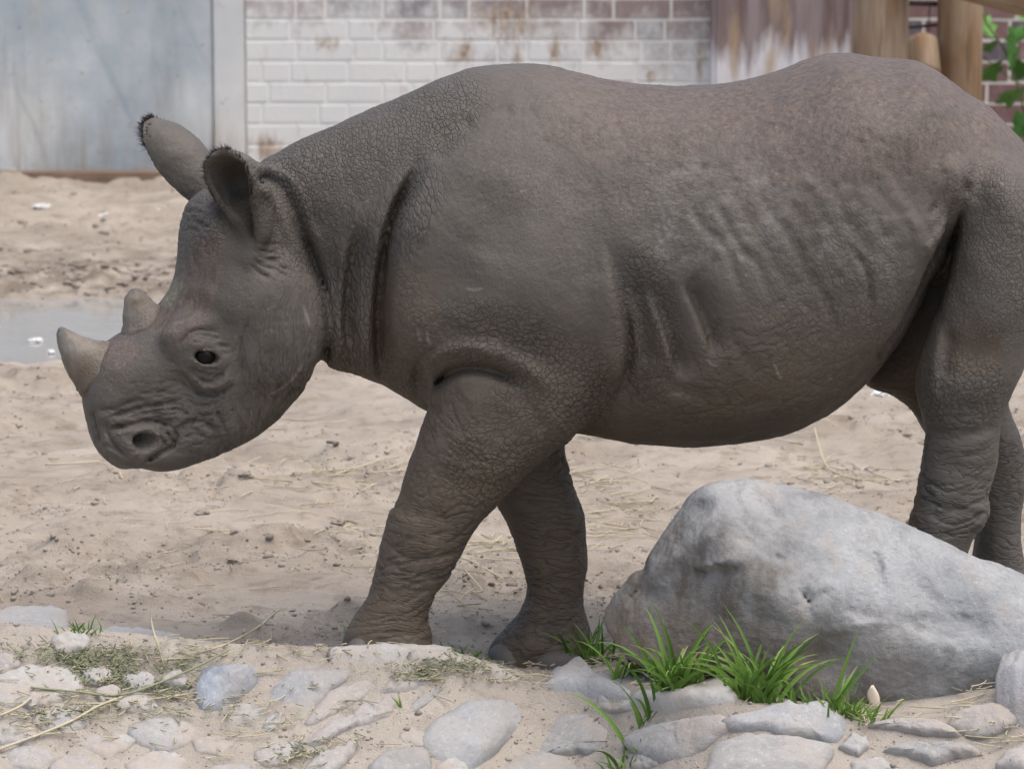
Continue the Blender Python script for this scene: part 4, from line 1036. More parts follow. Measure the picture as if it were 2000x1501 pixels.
def horn(pxs, rs, flat, s):
    cs = [head_pt(a, b) for a, b in pxs]
    V, F = loft(cs, rs, 28, flat, HN, .0022, s)
    k_ = np.clip(1 - np.arange(len(V)) // 28 / (len(V) // 28 * .45), 0, 1); ax_ = catmull(np.array(cs), 6); ce_ = ax_[np.minimum(np.arange(len(V)) // 28, len(ax_) - 1)]
    V = V + (V - ce_) / (np.linalg.norm(V - ce_, axis=1)[:, None] + 1e-6) * (.0055 * fbm(V * 110, 4, s + 40) * k_ + .0045 * np.exp(-((k_ - .52) / .10) ** 2))[:, None]
    me = make_mesh('horn', V, F); nn = len(me.vertices)
    attr(me, 'tip', np.minimum(np.arange(nn) // 28 / (nn // 28 - 1), 1)); return obj('horn', me, hm.m, RHINO)
horn([(218,742),(190,719),(160,696),(138,672),(124,652),(117,640)], [.066,.058,.043,.027,.015,.005], .85, 3)['label'] = 'longer front horn curving up from the nose'
horn([(296,660),(284,632),(273,606),(266,587),(264,572),(264,564)], [.066,.049,.035,.026,.017,.007], .8, 5)['label'] = 'short blunt rear horn'
em = NT('eye_surface', .10); em.b.inputs['Specular IOR Level'].default_value = .13
ep = em.objc(); sep = em.n('SeparateXYZ'); em.L.new(ep, sep.inputs[0])
em.col(em.mix(em.ramp(em.n('VectorMath', operation='LENGTH', i_Vector=ep).outputs['Value'], 0, 1), (.006,.005,.004), (.006,.005,.004)))
bm = bmesh.new(); bmesh.ops.create_uvsphere(bm, u_segments=32, v_segments=20, radius=.0215); me = bpy.data.meshes.new('eye'); bm.to_mesh(me); bm.free()
me.polygons.foreach_set('use_smooth', np.ones(len(me.polygons), bool))
obj('eye', me, em.m, RHINO, EYEC - HN * 0.0080)['label'] = 'dark glossy eye'
nm = NT('nail_keratin', .6); npz = nm.objc(); nm.col(nm.mix(nm.noise(npz, 40, 4), (.085,.075,.068), (.14,.125,.115))); nm.bump(nm.noise(nm.map(npz, (1,1,6)), 60, 3), .002, .4)
def nail(px_, py_, Y, rx, rz, th, yawd):
    p = on_plane(px_, py_, Y); bm = bmesh.new(); bmesh.ops.create_uvsphere(bm, u_segments=28, v_segments=18, radius=1.0)
    for v in bm.verts:
        x, y, z = v.co
        z2 = np.sign(z) * abs(z) ** .8
        v.co = (x * rx * (1.0 + .12 * -z), y * th, z2 * rz if z > 0 else max(z2 * rz, -rz * .95))
    me = bpy.data.meshes.new('toenail'); bm.to_mesh(me); bm.free(); me.polygons.foreach_set('use_smooth', np.ones(len(me.polygons), bool))
    o = obj('toenail', me, nm.m, RHINO, p); o.rotation_euler = (math.radians(-8), 0, math.radians(yawd)); return o
nail(988, 1288, .010, .040, .034, .034, -42); nail(1092, 1298, -.022, .050, .030, .022, 4)
nail(700, 1275, -.245, .026, .030, .022, -38); nail(785, 1290, -.268, .036, .026, .018, 6)
nail(1760, 1325, -.235, .028, .03, .022, -36); nail(1850, 1335, -.262, .036, .028, .018, 6); nail(1900, 1262, .115, .03, .03, .022, -36)
# hair fringes
hairm = NT('dark_hair', .7); hairm.col((.022,.019,.018))
def hair(name, roots, dirs, length, wid, n):
    V = []; F = []
    for i in range(n):
        k = random.random() * (len(roots) - 1); a = int(k); t = k - a
        p = roots[a] * (1 - t) + roots[min(a + 1, len(roots) - 1)] * t; d = np.asarray(dirs[a], float) * (1 - t) + np.asarray(dirs[min(a + 1, len(dirs) - 1)]) * t
        d = d / np.linalg.norm(d) + RNG.normal(0, .22, 3); L = length * random.uniform(.5, 1.25)
        sd = np.cross(d, (0.3, 1, .2)); sd = sd / np.linalg.norm(sd) * wid; up = np.cross(d, sd); up = up / np.linalg.norm(up) * wid
        b = len(V); cv = RNG.normal(0, .25, 3) * L
        for j, f in enumerate((0, .5, 1.0)):
            q = p + RNG.normal(0, .0012, 3) * 0 + d * L * f + cv * f * f; r = (1, .7, .12)[j]
            for a3 in range(3):
                an = a3 * 2.0944; V.append(q + (math.cos(an) * sd + math.sin(an) * up) * r)
        for j in (0, 1):
            for a3 in range(3): F.append((b+j*3+a3, b+j*3+(a3+1) % 3, b+(j+1)*3+(a3+1) % 3, b+(j+1)*3+a3))
    me = make_mesh(name, V, F); return obj(name, me, hairm.m, RHINO)
def rim(cl, n, m, side, lo=.45):
    return [cl[i * m + (0 if side < 0 else m - 1)] for i in range(int(n * lo), n)]
r1 = rim(P1, 60, 40, -1, .35); r1b = rim(P1, 60, 40, 1, .55); r2 = rim(P2, 60, 40, -1, .5); r2b = rim(P2, 60, 40, 1, .62)
tip1 = [P1[59 * 40 + j] for j in range(0, 40, 4)]; tip2 = [P2[59 * 40 + j] for j in range(0, 40, 4)]
def outd(r, c): return [q - c for q in r]
c1 = P1.mean(0) + [0, .02, 0]; c2 = P2.mean(0)
hair('ear_hair', r1, outd(r1, c1), .010, .0006, 420); hair('ear_hair', r1b, outd(r1b, c1), .012, .0006, 160); hair('ear_hair', tip1, outd(tip1, c1), .012, .0006, 260)
hair('ear_hair', r2, outd(r2, c2), .011, .0006, 420); hair('ear_hair', r2b, outd(r2b, c2), .012, .0006, 200); hair('ear_hair', tip2, outd(tip2, c2), .013, .0006, 320)
tl = [on_plane(2092, 740, -.01), on_plane(2080, 800, -.02)]
hair('tail_hair', tl, [(-.1,0,-1), (-.1,0,-1)], .12, .0012, 160)
print('rhino', round(time.time() - T0, 1))
# ------------------------------------------------------------------ stones set in the bank
s = NT('field_stone', .85); p = s.pos(); oi = s.n('ObjectInfo'); base = oi.outputs['Color']
n = s.noise(p, 14, 6, .65); f = s.noise(p, 90, 4, .7)
c = s.mix(s.ramp(n, .3, .7), base, (.44,.43,.42)); c = s.mix(.45, base, c)
c = s.mix(s.math('MULTIPLY', s.ramp(f, .55, .68), .45), c, (.20,.20,.205)); c = s.mix(s.math('MULTIPLY', s.ramp(f, .44, .34), .35), c, (.52,.51,.50))
dst = s.ramp(s.noise(s.map(p, (1, 1, 1), (0, 0, 0), (4, 2, 1)), 10, 5, .6), .44, .60)
c = s.mix(s.math('MULTIPLY', dst, s.ramp(oi.outputs['Alpha'], 0, 1, .25, 1)), c, (.36,.318,.28))
s.col(c); s.bump(s.math('ADD', n, s.math('MULTIPLY', f, .5)), .008, .7); STONEM = s.m
def stone_mesh(pts_px, H, seed, top=3.0, rings=9, seg=44):
    P = catmull(np.array(pts_px, float), 16, True); Pl = np.vstack([np.linspace(np.array(pts_px[k], float), np.array(pts_px[(k + 1) % len(pts_px)], float), 16, endpoint=False) for k in range(len(pts_px))])
    P = P * .5 + Pl * .5; P = P.mean(0) + (P - P.mean(0)) * 1.10; P = P + np.stack([fbm(np.stack([P[:, 0] * .06 + k_, P[:, 1] * .06, 0 * P[:, 0] + seed], 1), 2, seed) for k_ in (0, 40)], 1) * 3.0; P = np.vstack([P, P[:1]])
    L_ = np.concatenate([[0], np.cumsum(np.linalg.norm(np.diff(P, axis=0), axis=1))]); u_ = np.linspace(0, L_[-1], seg, endpoint=False)
    P = np.stack([np.interp(u_, L_, P[:, 0]), np.interp(u_, L_, P[:, 1])], 1)
    W = np.array([floor_hit(a, b) for a, b in P]); c = W.mean(0)
    c[2] = ground_h(np.array([c[0]]), np.array([c[1]]), False)[0]
    e = .02; nx = -(ground_h(np.array([c[0] + e]), np.array([c[1]]), False) - ground_h(np.array([c[0] - e]), np.array([c[1]]), False))[0] / (2 * e)
    ny = -(ground_h(np.array([c[0]]), np.array([c[1] + e]), False) - ground_h(np.array([c[0]]), np.array([c[1] - e]), False))[0] / (2 * e)
    nrm = np.array([nx, ny, 1.0]); nrm /= np.linalg.norm(nrm)
    D = W - c; D = D - (D @ nrm)[:, None] * nrm
    V = [c + nrm * H]; F = []
    for r in list(np.linspace(0, 1, rings)[1:]) + [1.03, 1.0]:
        k = len(V) // seg
        for q in range(seg):
            hgt = H * (1 - r ** top) if r <= 1 else -.012
            V.append(c + D[q] * min(r, 1.03) + nrm * hgt)
    V = np.array(V); V[-seg:] -= nrm * (.04 if H < .05 else .16); V[-2 * seg:-seg] -= nrm * (0 if H < .05 else .05)
    nse = fbm(V * 16 + seed, 3, seed) * .22 * H + fbm(V * 60 + seed, 2, seed + 5) * .07 * H + .0022 * fbm(V * 95, 3, 3)
    tilt = (V - c) @ np.array([math.cos(seed), math.sin(seed * 1.7), 0]) * .05
    V = V + (nse + tilt)[:, None] * nrm
    nr = rings + 1
    F = [(0, 1 + k, 1 + (k + 1) % seg) for k in range(seg)]
    for i in range(nr - 1):
        for k in range(seg): F.append((1+i*seg+k, 1+(i+1)*seg+k, 1+(i+1)*seg+(k+1) % seg, 1+i*seg+(k+1) % seg))
    return make_mesh('stone', V, F), c
BLU, PNK, PAL, GRY = (.265,.28,.295), (.31,.285,.27), (.36,.35,.33), (.285,.28,.27)
STONES = [([(0,1205),(60,1203),(116,1210),(124,1234),(96,1262),(24,1270),(-40,1268),(-40,1208)],.024,PAL,.7),
 ([(168,1240),(200,1226),(280,1222),(328,1232),(352,1244),(336,1260),(240,1266),(172,1264)],.022,PAL,.8),
 ([(344,1262),(380,1245),(440,1240),(512,1246),(532,1258),(480,1280),(380,1284)],.02,PAL,.9),
 ([(516,1278),(560,1256),(624,1250),(672,1254),(684,1270),(624,1288),(590,1296)],.02,GRY,.8),
 ([(655,1292),(690,1276),(770,1268),(830,1266),(865,1270),(880,1280),(840,1296),(770,1300),(700,1300)],.022,PAL,.5),
 ([(312,1340),(328,1318),(352,1312),(368,1328),(360,1344)],.018,PNK,.3),
 ([(516,1364),(576,1306),(680,1314),(648,1348),(600,1388),(552,1380)],.014,BLU,.35),
 ([(604,1412),(640,1356),(744,1308),(760,1318),(712,1364),(680,1380),(620,1412)],.012,PNK,.5),
 ([(596,1448),(640,1416),(720,1388),(760,1366),(756,1388),(680,1424),(624,1454)],.016,PNK,.35),
 ([(500,1468),(560,1448),(600,1444),(568,1484),(520,1496)],.01,PNK,.7),
 ([(592,1505),(620,1472),(696,1454),(688,1476),(640,1515)],.016,PNK,.4),
 ([(512,1420),(520,1404),(552,1394),(548,1410),(528,1432)],.008,BLU,.3),
 ([(0,1316),(80,1298),(150,1316),(152,1350),(90,1372),(-20,1376)],.010,PAL,1.0),
 ([(186,1354),(212,1340),(240,1352),(225,1370),(198,1372)],.012,PNK,.7),
 ([(40,1372),(70,1362),(80,1378),(55,1388)],.01,BLU,.4),
 ([(830,1448),(858,1409),(903,1378),(966,1364),(1022,1356),(1050,1370),(1036,1402),(1005,1430),(973,1462),(945,1486),(910,1497),(875,1483),(840,1458)],.040,(.33,.345,.36),.12),
 ([(1060,1338),(1085,1322),(1134,1310),(1158,1325),(1190,1328),(1242,1339),(1225,1356),(1190,1367),(1138,1360),(1078,1350)],.026,(.36,.37,.38),.15),
 ([(1001,1451),(1043,1423),(1078,1395),(1155,1384),(1225,1392),(1250,1406),(1208,1430),(1148,1468),(1085,1472),(1015,1465)],.022,GRY,.5),
 ([(973,1493),(998,1470),(1050,1467),(1138,1478),(1165,1505),(1100,1525),(980,1520)],.016,GRY,.7),
 ([(724,1500),(752,1472),(805,1461),(835,1476),(838,1510),(780,1525),(724,1515)],.022,GRY,.3),
 ([(690,1398),(721,1374),(763,1360),(777,1374),(756,1402),(700,1418)],.016,PNK,.5),
 ([(738,1356),(760,1332),(805,1311),(847,1318),(840,1339),(788,1356)],.014,PNK,.7),
 ([(808,1300),(858,1290),(924,1287),(966,1289),(1001,1298),(1071,1308),(1050,1320),(980,1334),(928,1324),(840,1312)],.022,PAL,.7),
 ([(1246,1378),(1280,1366),(1365,1362),(1420,1356),(1430,1374),(1350,1388),(1280,1392)],.018,PAL,.5),
 ([(1232,1454),(1278,1420),(1348,1402),(1400,1402),(1420,1420),(1365,1465),(1300,1486)],.018,GRY,.65),
 ([(802,1376),(833,1356),(865,1342),(875,1346),(833,1380),(805,1394)],.01,GRY,.6),
 ([(1421,1416),(1486,1387),(1532,1381),(1610,1384),(1642,1404),(1642,1426),(1630,1446),(1597,1442),(1532,1433),(1486,1426),(1441,1426)],.024,BLU,.25),
 ([(1392,1501),(1408,1459),(1464,1433),(1545,1442),(1603,1462),(1613,1475),(1580,1515),(1395,1518)],.024,GRY,.4),
 ([(1642,1459),(1668,1433),(1691,1439),(1698,1459),(1675,1475)],.014,GRY,.7),
 ([(1730,1465),(1756,1452),(1821,1459),(1870,1455),(1909,1465),(1902,1475),(1857,1481),(1821,1492),(1772,1475)],.024,GRY,.5),
 ([(1950,1495),(1984,1462),(2030,1455),(2060,1480),(2040,1510)],.02,PNK,.5),
 ([(1704,1415),(1740,1403),(1830,1410),(1872,1434),(1800,1430)],.014,PNK,.6),
 ([(380,1450),(430,1440),(460,1455),(430,1476),(390,1472)],.008,PNK,.9), ([(150,1450),(220,1430),(260,1450),(210,1480)],.008,PAL,1.0),
 ([(1165,1345),(1190,1372),(1240,1368),(1250,1385),(1180,1388)],.008,PAL,.8), ([(1660,1490),(1720,1480),(1740,1505),(1680,1520)],.012,GRY,.6)]
rs = random.Random(21); cen_ = [np.mean(q[0], 0) for q in STONES]; rad_ = [np.ptp(np.array(q[0]), 0).max() / 2 for q in STONES]
cen_.append(np.array([450, 1340])); rad_.append(64)
for _ in range(1400):
    a_, b_ = rs.uniform(-20, 2010), rs.uniform(1250, 1512); R_ = rs.uniform(34, 80)
    if b_ < np.interp(a_, _cpx, _cpy) + 16 or (1180 < a_ < 1760 and b_ < 1400) or any(np.hypot(a_ - q[0], (b_ - q[1]) * 1.7) < R_ * .82 + r0 * .85 for q, r0 in zip(cen_, rad_)): continue
    n_ = rs.randint(6, 8); o_ = rs.uniform(0, 6.28); pts_ = [(a_ + R_ * rs.uniform(.7, 1.1) * math.cos(o_ + 6.283 * k / n_), b_ + R_ * .52 * rs.uniform(.7, 1.1) * math.sin(o_ + 6.283 * k / n_)) for k in range(n_)]
    STONES.append((pts_, rs.uniform(.004, .010), rs.choice((PAL, GRY, PNK, GRY, PAL)), rs.uniform(.6, 1.0))); cen_.append(np.array([a_, b_])); rad_.append(R_)
for i, (pts, H, colr, dust) in enumerate(STONES):
    me, cc = stone_mesh(pts, H * .62 + .003, i * 3 + 1, 4.5 + (i % 3) * 1.5)
    me.materials.append(STONEM); o = obj('stone', me, None, BANK); k_ = random.uniform(.9, 1.08); o.color = (*[q * k_ for q in colr], dust)
me, cc = stone_mesh([(386,1348),(400,1312),(440,1298),(488,1298),(512,1316),(496,1340),(460,1368),(420,1384),(396,1376)], .042, 91, 2.0, 12); me.name = 'cobble'
me.materials.append(STONEM); o = obj('cobble', me, None); o.color = (.22,.27,.33,.22); tag(o, 'smooth rounded blue grey cobble in the sandy bank at lower left', 'stone')
for pts, H, colr, lab, sd in (([(1932,1290),(1942,1247),(1965,1210),(1995,1180),(2060,1170),(2100,1240),(2060,1325),(1982,1318),(1948,1304)], .10, (.36,.33,.315), 'pinkish grey rock at the right edge beside the boulder', 41),
                          ([(1952,1360),(1958,1338),(1984,1322),(2040,1318),(2080,1360),(2050,1410),(1990,1402),(1970,1382)], .06, (.27,.27,.285), 'smaller grey rock below the pinkish one at the right edge', 47)):
    me, cc = stone_mesh(pts, H, sd, 2.4, 14, 60); me.name = 'rock'; me.materials.append(STONEM); o = obj('rock', me, None); o.color = (*colr, .35); tag(o, lab, 'rock')
# ------------------------------------------------------------------ the boulder
YB = -.445
K2 = Field((.10, -.76, -.16), (1.26, -.22, .58), .009)
OUT = [(1135,1215),(1152,1170),(1190,1122),(1240,1080),(1262,1060),(1290,1020),(1320,985),(1360,960),(1400,946),(1460,938),(1530,944),(1600,958),(1680,985),(1760,1015),(1840,1050),(1900,1085),(1950,1105),(2000,1130),(2080,1180),(2130,1270),(2100,1370),(1950,1395),(1850,1415),(1760,1420),(1690,1410),(1560,1395),(1400,1345),(1250,1295),(1150,1260)]
K2.slab(OUT, YB, [(1500,1150,.18),(1250,1180,.11),(1800,1200,.18),(2050,1250,.13)], [(1300,1120,.12),(1500,1100,.20),(1800,1200,.20),(2050,1250,.12)], .01, n=2.0)
def cut(px, py, dep, nrm, k=.02):
    """plane facet through the surface point seen at a photo pixel, dep metres deep"""
    n_ = np.asarray(nrm, float); n_ /= np.linalg.norm(n_); q = K2.hit(px, py) - n_ * dep
    X = K2.ax[0][:, None, None] - q[0]; Y = K2.ax[1][None, :, None] - q[1]; Z = K2.ax[2][None, None] - q[2]
    K2.blend((slice(None),) * 3, -(X * n_[0] + Y * n_[1] + Z * n_[2]).astype(np.float32), k, True)
cut(1400, 1140, .045, (-.66, -.72, .16), .010); cut(1650, 1130, .018, (.12, -.62, .78), .03); cut(1250, 1110, .004, (-.75, -.35, .55), .02)
cut(1850, 1240, .02, (.25, -.80, .55), .03); cut(1480, 1250, .02, (-.25, -.93, -.25), .015); cut(1750, 1310, .015, (.1, -.95, -.18), .02)
K2.normalise()
M2 = Map2(1100, 880, 2200, 1520, 3.0); Kb = M2.stroke
M2.blob(1375, 990, 30, 14, .014, -.2); M2.blob(1620, 1270, 60, 60, .035, .3); M2.blob(1500, 1210, 90, 50, .012); M2.blob(1600, 1290, 40, 40, .015); M2.blob(1860, 1215, 60, 22, .02, .3)
M2.blob(1640, 1150, 60, 50, -.008); M2.blob(1720, 1120, 90, 60, -.006); M2.blob(1800, 1280, 90, 45, -.010); M2.blob(1270, 1160, 22, 14, .010)
Kb([(1450,985),(1420,1020),(1360,1060),(1290,1110),(1230,1180)], -.010, 14); Kb([(1340,1110),(1380,1105),(1430,1095),(1470,1105)], -.012, 8); Kb([(1340,1120),(1390,1117),(1450,1110)], .010, 9)
Kb([(1700,1070),(1715,1110),(1725,1150),(1720,1190)], .008, 7); Kb([(1565,1140),(1580,1175),(1620,1150)], .012, 7); Kb([(1480,1020),(1520,1025),(1570,1020)], .006, 6); Kb([(1240,1085),(1255,1130),(1225,1190)], .010, 8)
Kb([(1750,1195),(1790,1190),(1830,1200),(1880,1225)], -.010, 10); Kb([(1590,1240),(1640,1230),(1700,1215),(1760,1200)], -.008, 10); Kb([(1560,1080),(1600,1100),(1660,1105)], .005, 8)
for pts, a_, s_ in (([(1480,985),(1500,1000),(1545,1012),(1600,1008)], .007, 5), ([(1420,1010),(1450,1050),(1500,1085),(1560,1100),(1580,1140)], .009, 6), ([(1300,1030),(1330,1060),(1330,1100)], .008, 6), ([(1240,1075),(1260,1110),(1250,1150),(1210,1185)], .010, 7), ([(1690,1060),(1712,1090),(1722,1120),(1718,1165)], .012, 6), ([(1640,1180),(1690,1205),(1740,1200)], .010, 7), ([(1800,1150),(1850,1180),(1900,1175)], .006, 6), ([(1560,1150),(1580,1180),(1570,1215)], .014, 7), ([(1380,1180),(1400,1230),(1390,1280)], .010, 7), ([(1760,1205),(1800,1230),(1870,1250),(1890,1290)], .012, 8)):
    Kb(pts, a_, s_, taper=.35)
bd = np.argwhere(np.abs(K2.F) < .06); pw = K2.lo + K2.h * bd; qx, qy = project(pw)
w1, w2 = worley(pw * [9, 9, 13], 5)
K2.F[bd[:, 0], bd[:, 1], bd[:, 2]] += (M2.get(qx, qy) + .007 * fbm(pw * 5, 2, 2) + .0022 * fbm(pw * 28, 3, 6) - .004 * (w2 - w1) + .002).astype(np.float32)
Vb, Qb = K2.mesh(); me = subdivide(Vb, Qb); me.name = 'boulder'
bn = len(me.vertices); bc = np.empty(bn * 3, np.float32); me.vertices.foreach_get('co', bc); bc = bc.reshape(-1, 3)
bno = np.empty(bn * 3, np.float32); me.vertex_normals.foreach_get('vector', bno); bno = bno.reshape(-1, 3)
bc = bc + bno * (0.0012 * fbm(bc * 55, 3, 8) + .0014 * np.clip(fbm(bc * 130, 2, 12), -1, .1))[:, None].astype(np.float32)
me.vertices.foreach_set('co', bc.ravel()); me.update()
s = NT('boulder_stone', .85); p = s.objc()
n = s.noise(p, 4, 6, .62); st = s.noise(s.map(p, (1, 1, .35), (0, math.radians(50), 0)), 22, 5, .65); f = s.noise(p, 120, 4, .7); m1 = s.noise(s.map(p, (1, 1, 1), (0, 0, 0), (2, 5, 1)), 9, 5, .6)
c = s.mix(s.ramp(n, .35, .65), (.235,.248,.258), (.385,.388,.385)); c = s.mix(s.math('MULTIPLY', s.ramp(st, .5, .66), .5), c, (.155,.16,.168))
c = s.mix(s.math('MULTIPLY', s.ramp(m1, .54, .68), .45), c, (.33,.275,.225)); c = s.mix(s.math('MULTIPLY', s.ramp(f, .56, .7), .4), c, (.16,.16,.16)); c = s.mix(s.math('MULTIPLY', s.ramp(f, .42, .3), .4), c, (.48,.48,.48))
# a brown, dusty lower left face, darkened more to paint in its shade
sp = s.n('SeparateXYZ'); s.L.new(p, sp.inputs[0])
wv_ = s.math('ADD', sp.outputs['X'], s.math('MULTIPLY', s.math('SUBTRACT', m1, .5), .5)); w = s.math('MULTIPLY', s.ramp(wv_, .62, .40), s.ramp(sp.outputs['Z'], .45, .30)); c = s.mix(s.math('MULTIPLY', w, s.ramp(st, .35, .6, .5, 1.0)), c, (.105,.092,.078))
w = s.math('MULTIPLY', s.ramp(wv_, .85, .55), s.ramp(sp.outputs['Z'], .26, .14)); c = s.mix(s.math('MULTIPLY', w, .7), c, (.16,.125,.095))
s.col(c)
s.bump(s.math('ADD', s.math('ADD', s.math('MULTIPLY', st, .9), f), s.math('MULTIPLY', s.noise(s.map(p, (1, 1, 1.7), (.3, .6, .2)), 34, 6, .7), 1.0)), .005, .7)
o = obj('boulder', me, s.m); tag(o, 'large blue grey boulder lying in front of the hind legs', 'boulder')
print('stones', round(time.time() - T0, 1))

# ------------------------------------------------------------------ loose things on the sand
def gz(x, y): return ground_h(np.atleast_1d(np.asarray(x, float)), np.atleast_1d(np.asarray(y, float)))
ICO = None
def ico_template():
    bm = bmesh.new(); bmesh.ops.create_icosphere(bm, subdivisions=1, radius=1.0)
    v = np.array([q.co[:] for q in bm.verts]); f = np.array([[q.index for q in t.verts] for t in bm.faces]); bm.free(); return v, f
IV, IF = ico_template()
def scatter_lumps(name, X, Y, S, flat, mat, seed, jit=.35, sink=.25):
    r = np.random.default_rng(seed); n = len(X); z = ground_h(X, Y)
    V = IV[None] * (1 + jit * r.normal(0, .6, (n, len(IV), 1)))
    V = V * np.stack([S * r.uniform(.8, 1.6, n), S * r.uniform(.7, 1.2, n), S * flat * r.uniform(.7, 1.2, n)], 1)[:, None]
    a = r.uniform(0, 6.28, n); ca, sa = np.cos(a)[:, None], np.sin(a)[:, None]
    x, y = V[..., 0] * ca - V[..., 1] * sa, V[..., 0] * sa + V[..., 1] * ca
    V = np.stack([x + X[:, None], y + Y[:, None], V[..., 2] + (z + S * flat * (.5 - sink))[:, None]], -1)
    F = (IF[None] + (np.arange(n) * len(IV))[:, None, None]).reshape(-1, 3)
    return obj(name, make_mesh(name, V.reshape(-1, 3), F), mat)
r = np.random.default_rng(11)
n = 48000
Yc = -.24 + 8.2 * r.random(n) ** 1.9; Xc = r.uniform(-1.25, 1.25, n) * (1 + .1 * (Yc + .24))
pp = np.stack([Xc, Yc, 0 * Xc], 1); dens = sstep(.05, .75, .35 + .5 * fbm(pp * [2.2, 3.2, 1] + 5, 2, 33) + .35 * fbm(pp * [7, 12, 1], 2, 91))
keep = r.random(n) < dens; Xc, Yc = Xc[keep], Yc[keep]
u = np.sqrt(((Xc - PUD[0]) / PUD[2]) ** 2 + ((Yc - PUD[1]) / PUD[3]) ** 2); k = u > 1.05; Xc, Yc = Xc[k], Yc[k]
Sc = np.minimum(.0012 + .0024 * r.random(len(Xc)) ** 2 + .008 * r.random(len(Xc)) ** 30, .010) * (1 + .10 * np.clip(Yc, 0, 6))
s = NT('sand_clod', .95); p = s.pos(); s.col(s.mix(s.ramp(s.noise(p, 30, 3), .35, .65), (.215,.183,.15), (.335,.295,.25))); CLOD = s.m
o = scatter_lumps('sand_clods', Xc, Yc, Sc, .7, CLOD, 5); tag(o, 'crumbs and clods of sand strewn over the yard', kind='stuff')
nb = 5200; Xb = r.uniform(-1.15, 1.15, nb); Yb = crest_y(Xb) + .04 - .42 * r.random(nb)
o = scatter_lumps('bank_grit', Xb, Yb, .0009 + .0022 * r.random(nb) ** 3 + .006 * r.random(nb) ** 40, .7, CLOD, 15); tag(o, 'fine grit and crumbs between the stones of the bank', kind='stuff')
# mud lumps beyond the puddle
n = 2600; Xm = r.uniform(-2.4, -.55, n); Ym = r.normal(5.45, .35, n); k = np.abs(Ym - 5.4) < .8
s = NT('mud_clod', .9); p = s.pos(); s.col(s.mix(s.noise(p, 12, 3), (.15,.118,.094), (.28,.235,.20)))
o = scatter_lumps('mud_clods', Xm[k], Ym[k], .003 + .020 * r.random(k.sum()) ** 7, .32, s.m, 6, .8, .5); tag(o, 'dark trampled mud lumps on the far side of the puddle', kind='stuff')
# bigger clods one can tell apart
CL = [(460,842,16,'flat dark clod with a cracked edge lying below the jaw'),(480,958,18,'dark brown clod lying left of the near foreleg, below the jaw'),(395,1015,14,'dark clod lying low in the sand left of the near foreleg'),(660,1015,16,'broken brown clod beside the knee of the near foreleg'),(460,1125,17,'brown clod mound in the sand left of the near forefoot'),(460,1080,11,'small brown clod above the clod mound'),(520,1055,9,'small round clod between the clods and the near foreleg'),(1455,785,20,'small brown clod on the sand under the belly'),(1700,905,16,'brown clod on the sand beside the near hind leg'),(920,1090,9,'round pebble like clod between the two forelegs')]
for i, (a, b, sz, lab) in enumerate(CL):
    q = floor_hit(a, b); bm = bmesh.new(); bmesh.ops.create_icosphere(bm, subdivisions=3, radius=1.0)
    v = np.array([t.co[:] for t in bm.verts]); d = 1 + .38 * fbm(v * 1.7 + i * 9, 3, i); v = v * d[:, None] * [sz * .0011, sz * .0010, sz * .00055]
    for t, w_ in zip(bm.verts, v): t.co = w_
    me = bpy.data.meshes.new('clod'); bm.to_mesh(me); bm.free(); me.materials.append(CLOD)
    o = obj('clod', me, None); o.location = (q[0], q[1], float(gz(q[0], q[1])[0]) + sz * .0002); tag(o, lab, 'clod', 'larger clods on the sand')
# straw
s = NT('dry_straw', .7); p = s.pos(); s.col(s.mix(s.noise(p, 6, 2), (.38,.33,.21), (.54,.49,.36))); STRAW = s.m
s = NT('green_hay', .8); p = s.pos(); s.col(s.mix(s.noise(p, 8, 3), (.17,.20,.11), (.36,.35,.23))); HAY = s.m
def stalks(name, X, Y, L, R, mat, seed, lift=.004, bend=.25, zz=None, updn=.08):
    r = np.random.default_rng(seed); V = []; F = []; z0 = ground_h(np.asarray(X), np.asarray(Y)) if zz is None else zz
    for i in range(len(X)):
        a = r.uniform(0, math.pi); d = np.array([math.cos(a), math.sin(a) * 1.0, r.normal(0, updn)]); nb = r.normal(0, bend)
        side = np.array([-d[1], d[0], r.uniform(0, .5)])
        b = len(V); m = 4
        for j in range(m):
            f = j / (m - 1) - .5
            q = np.array([X[i], Y[i], z0[i] + lift + R[i]]) + d * L[i] * f + side * L[i] * nb * (f * f - .1)
            q[2] = max(q[2], z0[i] + R[i] * .6)
            t = d; e1 = np.cross(t, (0, 0, 1)); e1 /= np.linalg.norm(e1) + 1e-9; e2 = np.cross(e1, t)
            for an in (0, 2.094, 4.189): V.append(q + R[i] * (math.cos(an) * e1 + math.sin(an) * e2))
        for j in range(m - 1):
            for k in range(3): F.append((b+j*3+k, b+j*3+(k+1) % 3, b+(j+1)*3+(k+1) % 3, b+(j+1)*3+k))
    return obj(name, make_mesh(name, V, F), mat)
def around(lst, seed):
    """points scattered round photo pixels: (px, py, spread x, spread y, count)"""
    r = np.random.default_rng(seed); X = []; Y = []
    for a, b, sx, sy, n in lst:
        for _ in range(n):
            q = floor_hit(a + r.normal(0, sx), min(b + r.normal(0, sy), 1540)); X.append(q[0]); Y.append(q[1])
    return np.array(X), np.array(Y)
X, Y = around([(640,940,90,22,70),(700,1060,40,40,28),(960,1070,60,25,45),(1200,1000,50,45,70),(1180,940,60,30,30),(1600,900,60,40,30),(1700,930,60,20,25),(300,900,180,60,30),(250,1060,200,60,22),(560,1000,140,80,40),(900,1180,50,40,20),(1050,930,60,40,20),(500,800,100,40,10),(1500,900,80,30,20)], 3)
r = np.random.default_rng(4); o = stalks('scattered_straw', X, Y, r.uniform(.03, .11, len(X)), r.uniform(.0009, .0018, len(X)), STRAW, 7); tag(o, 'thin pale straw scattered on the sand', kind='stuff')
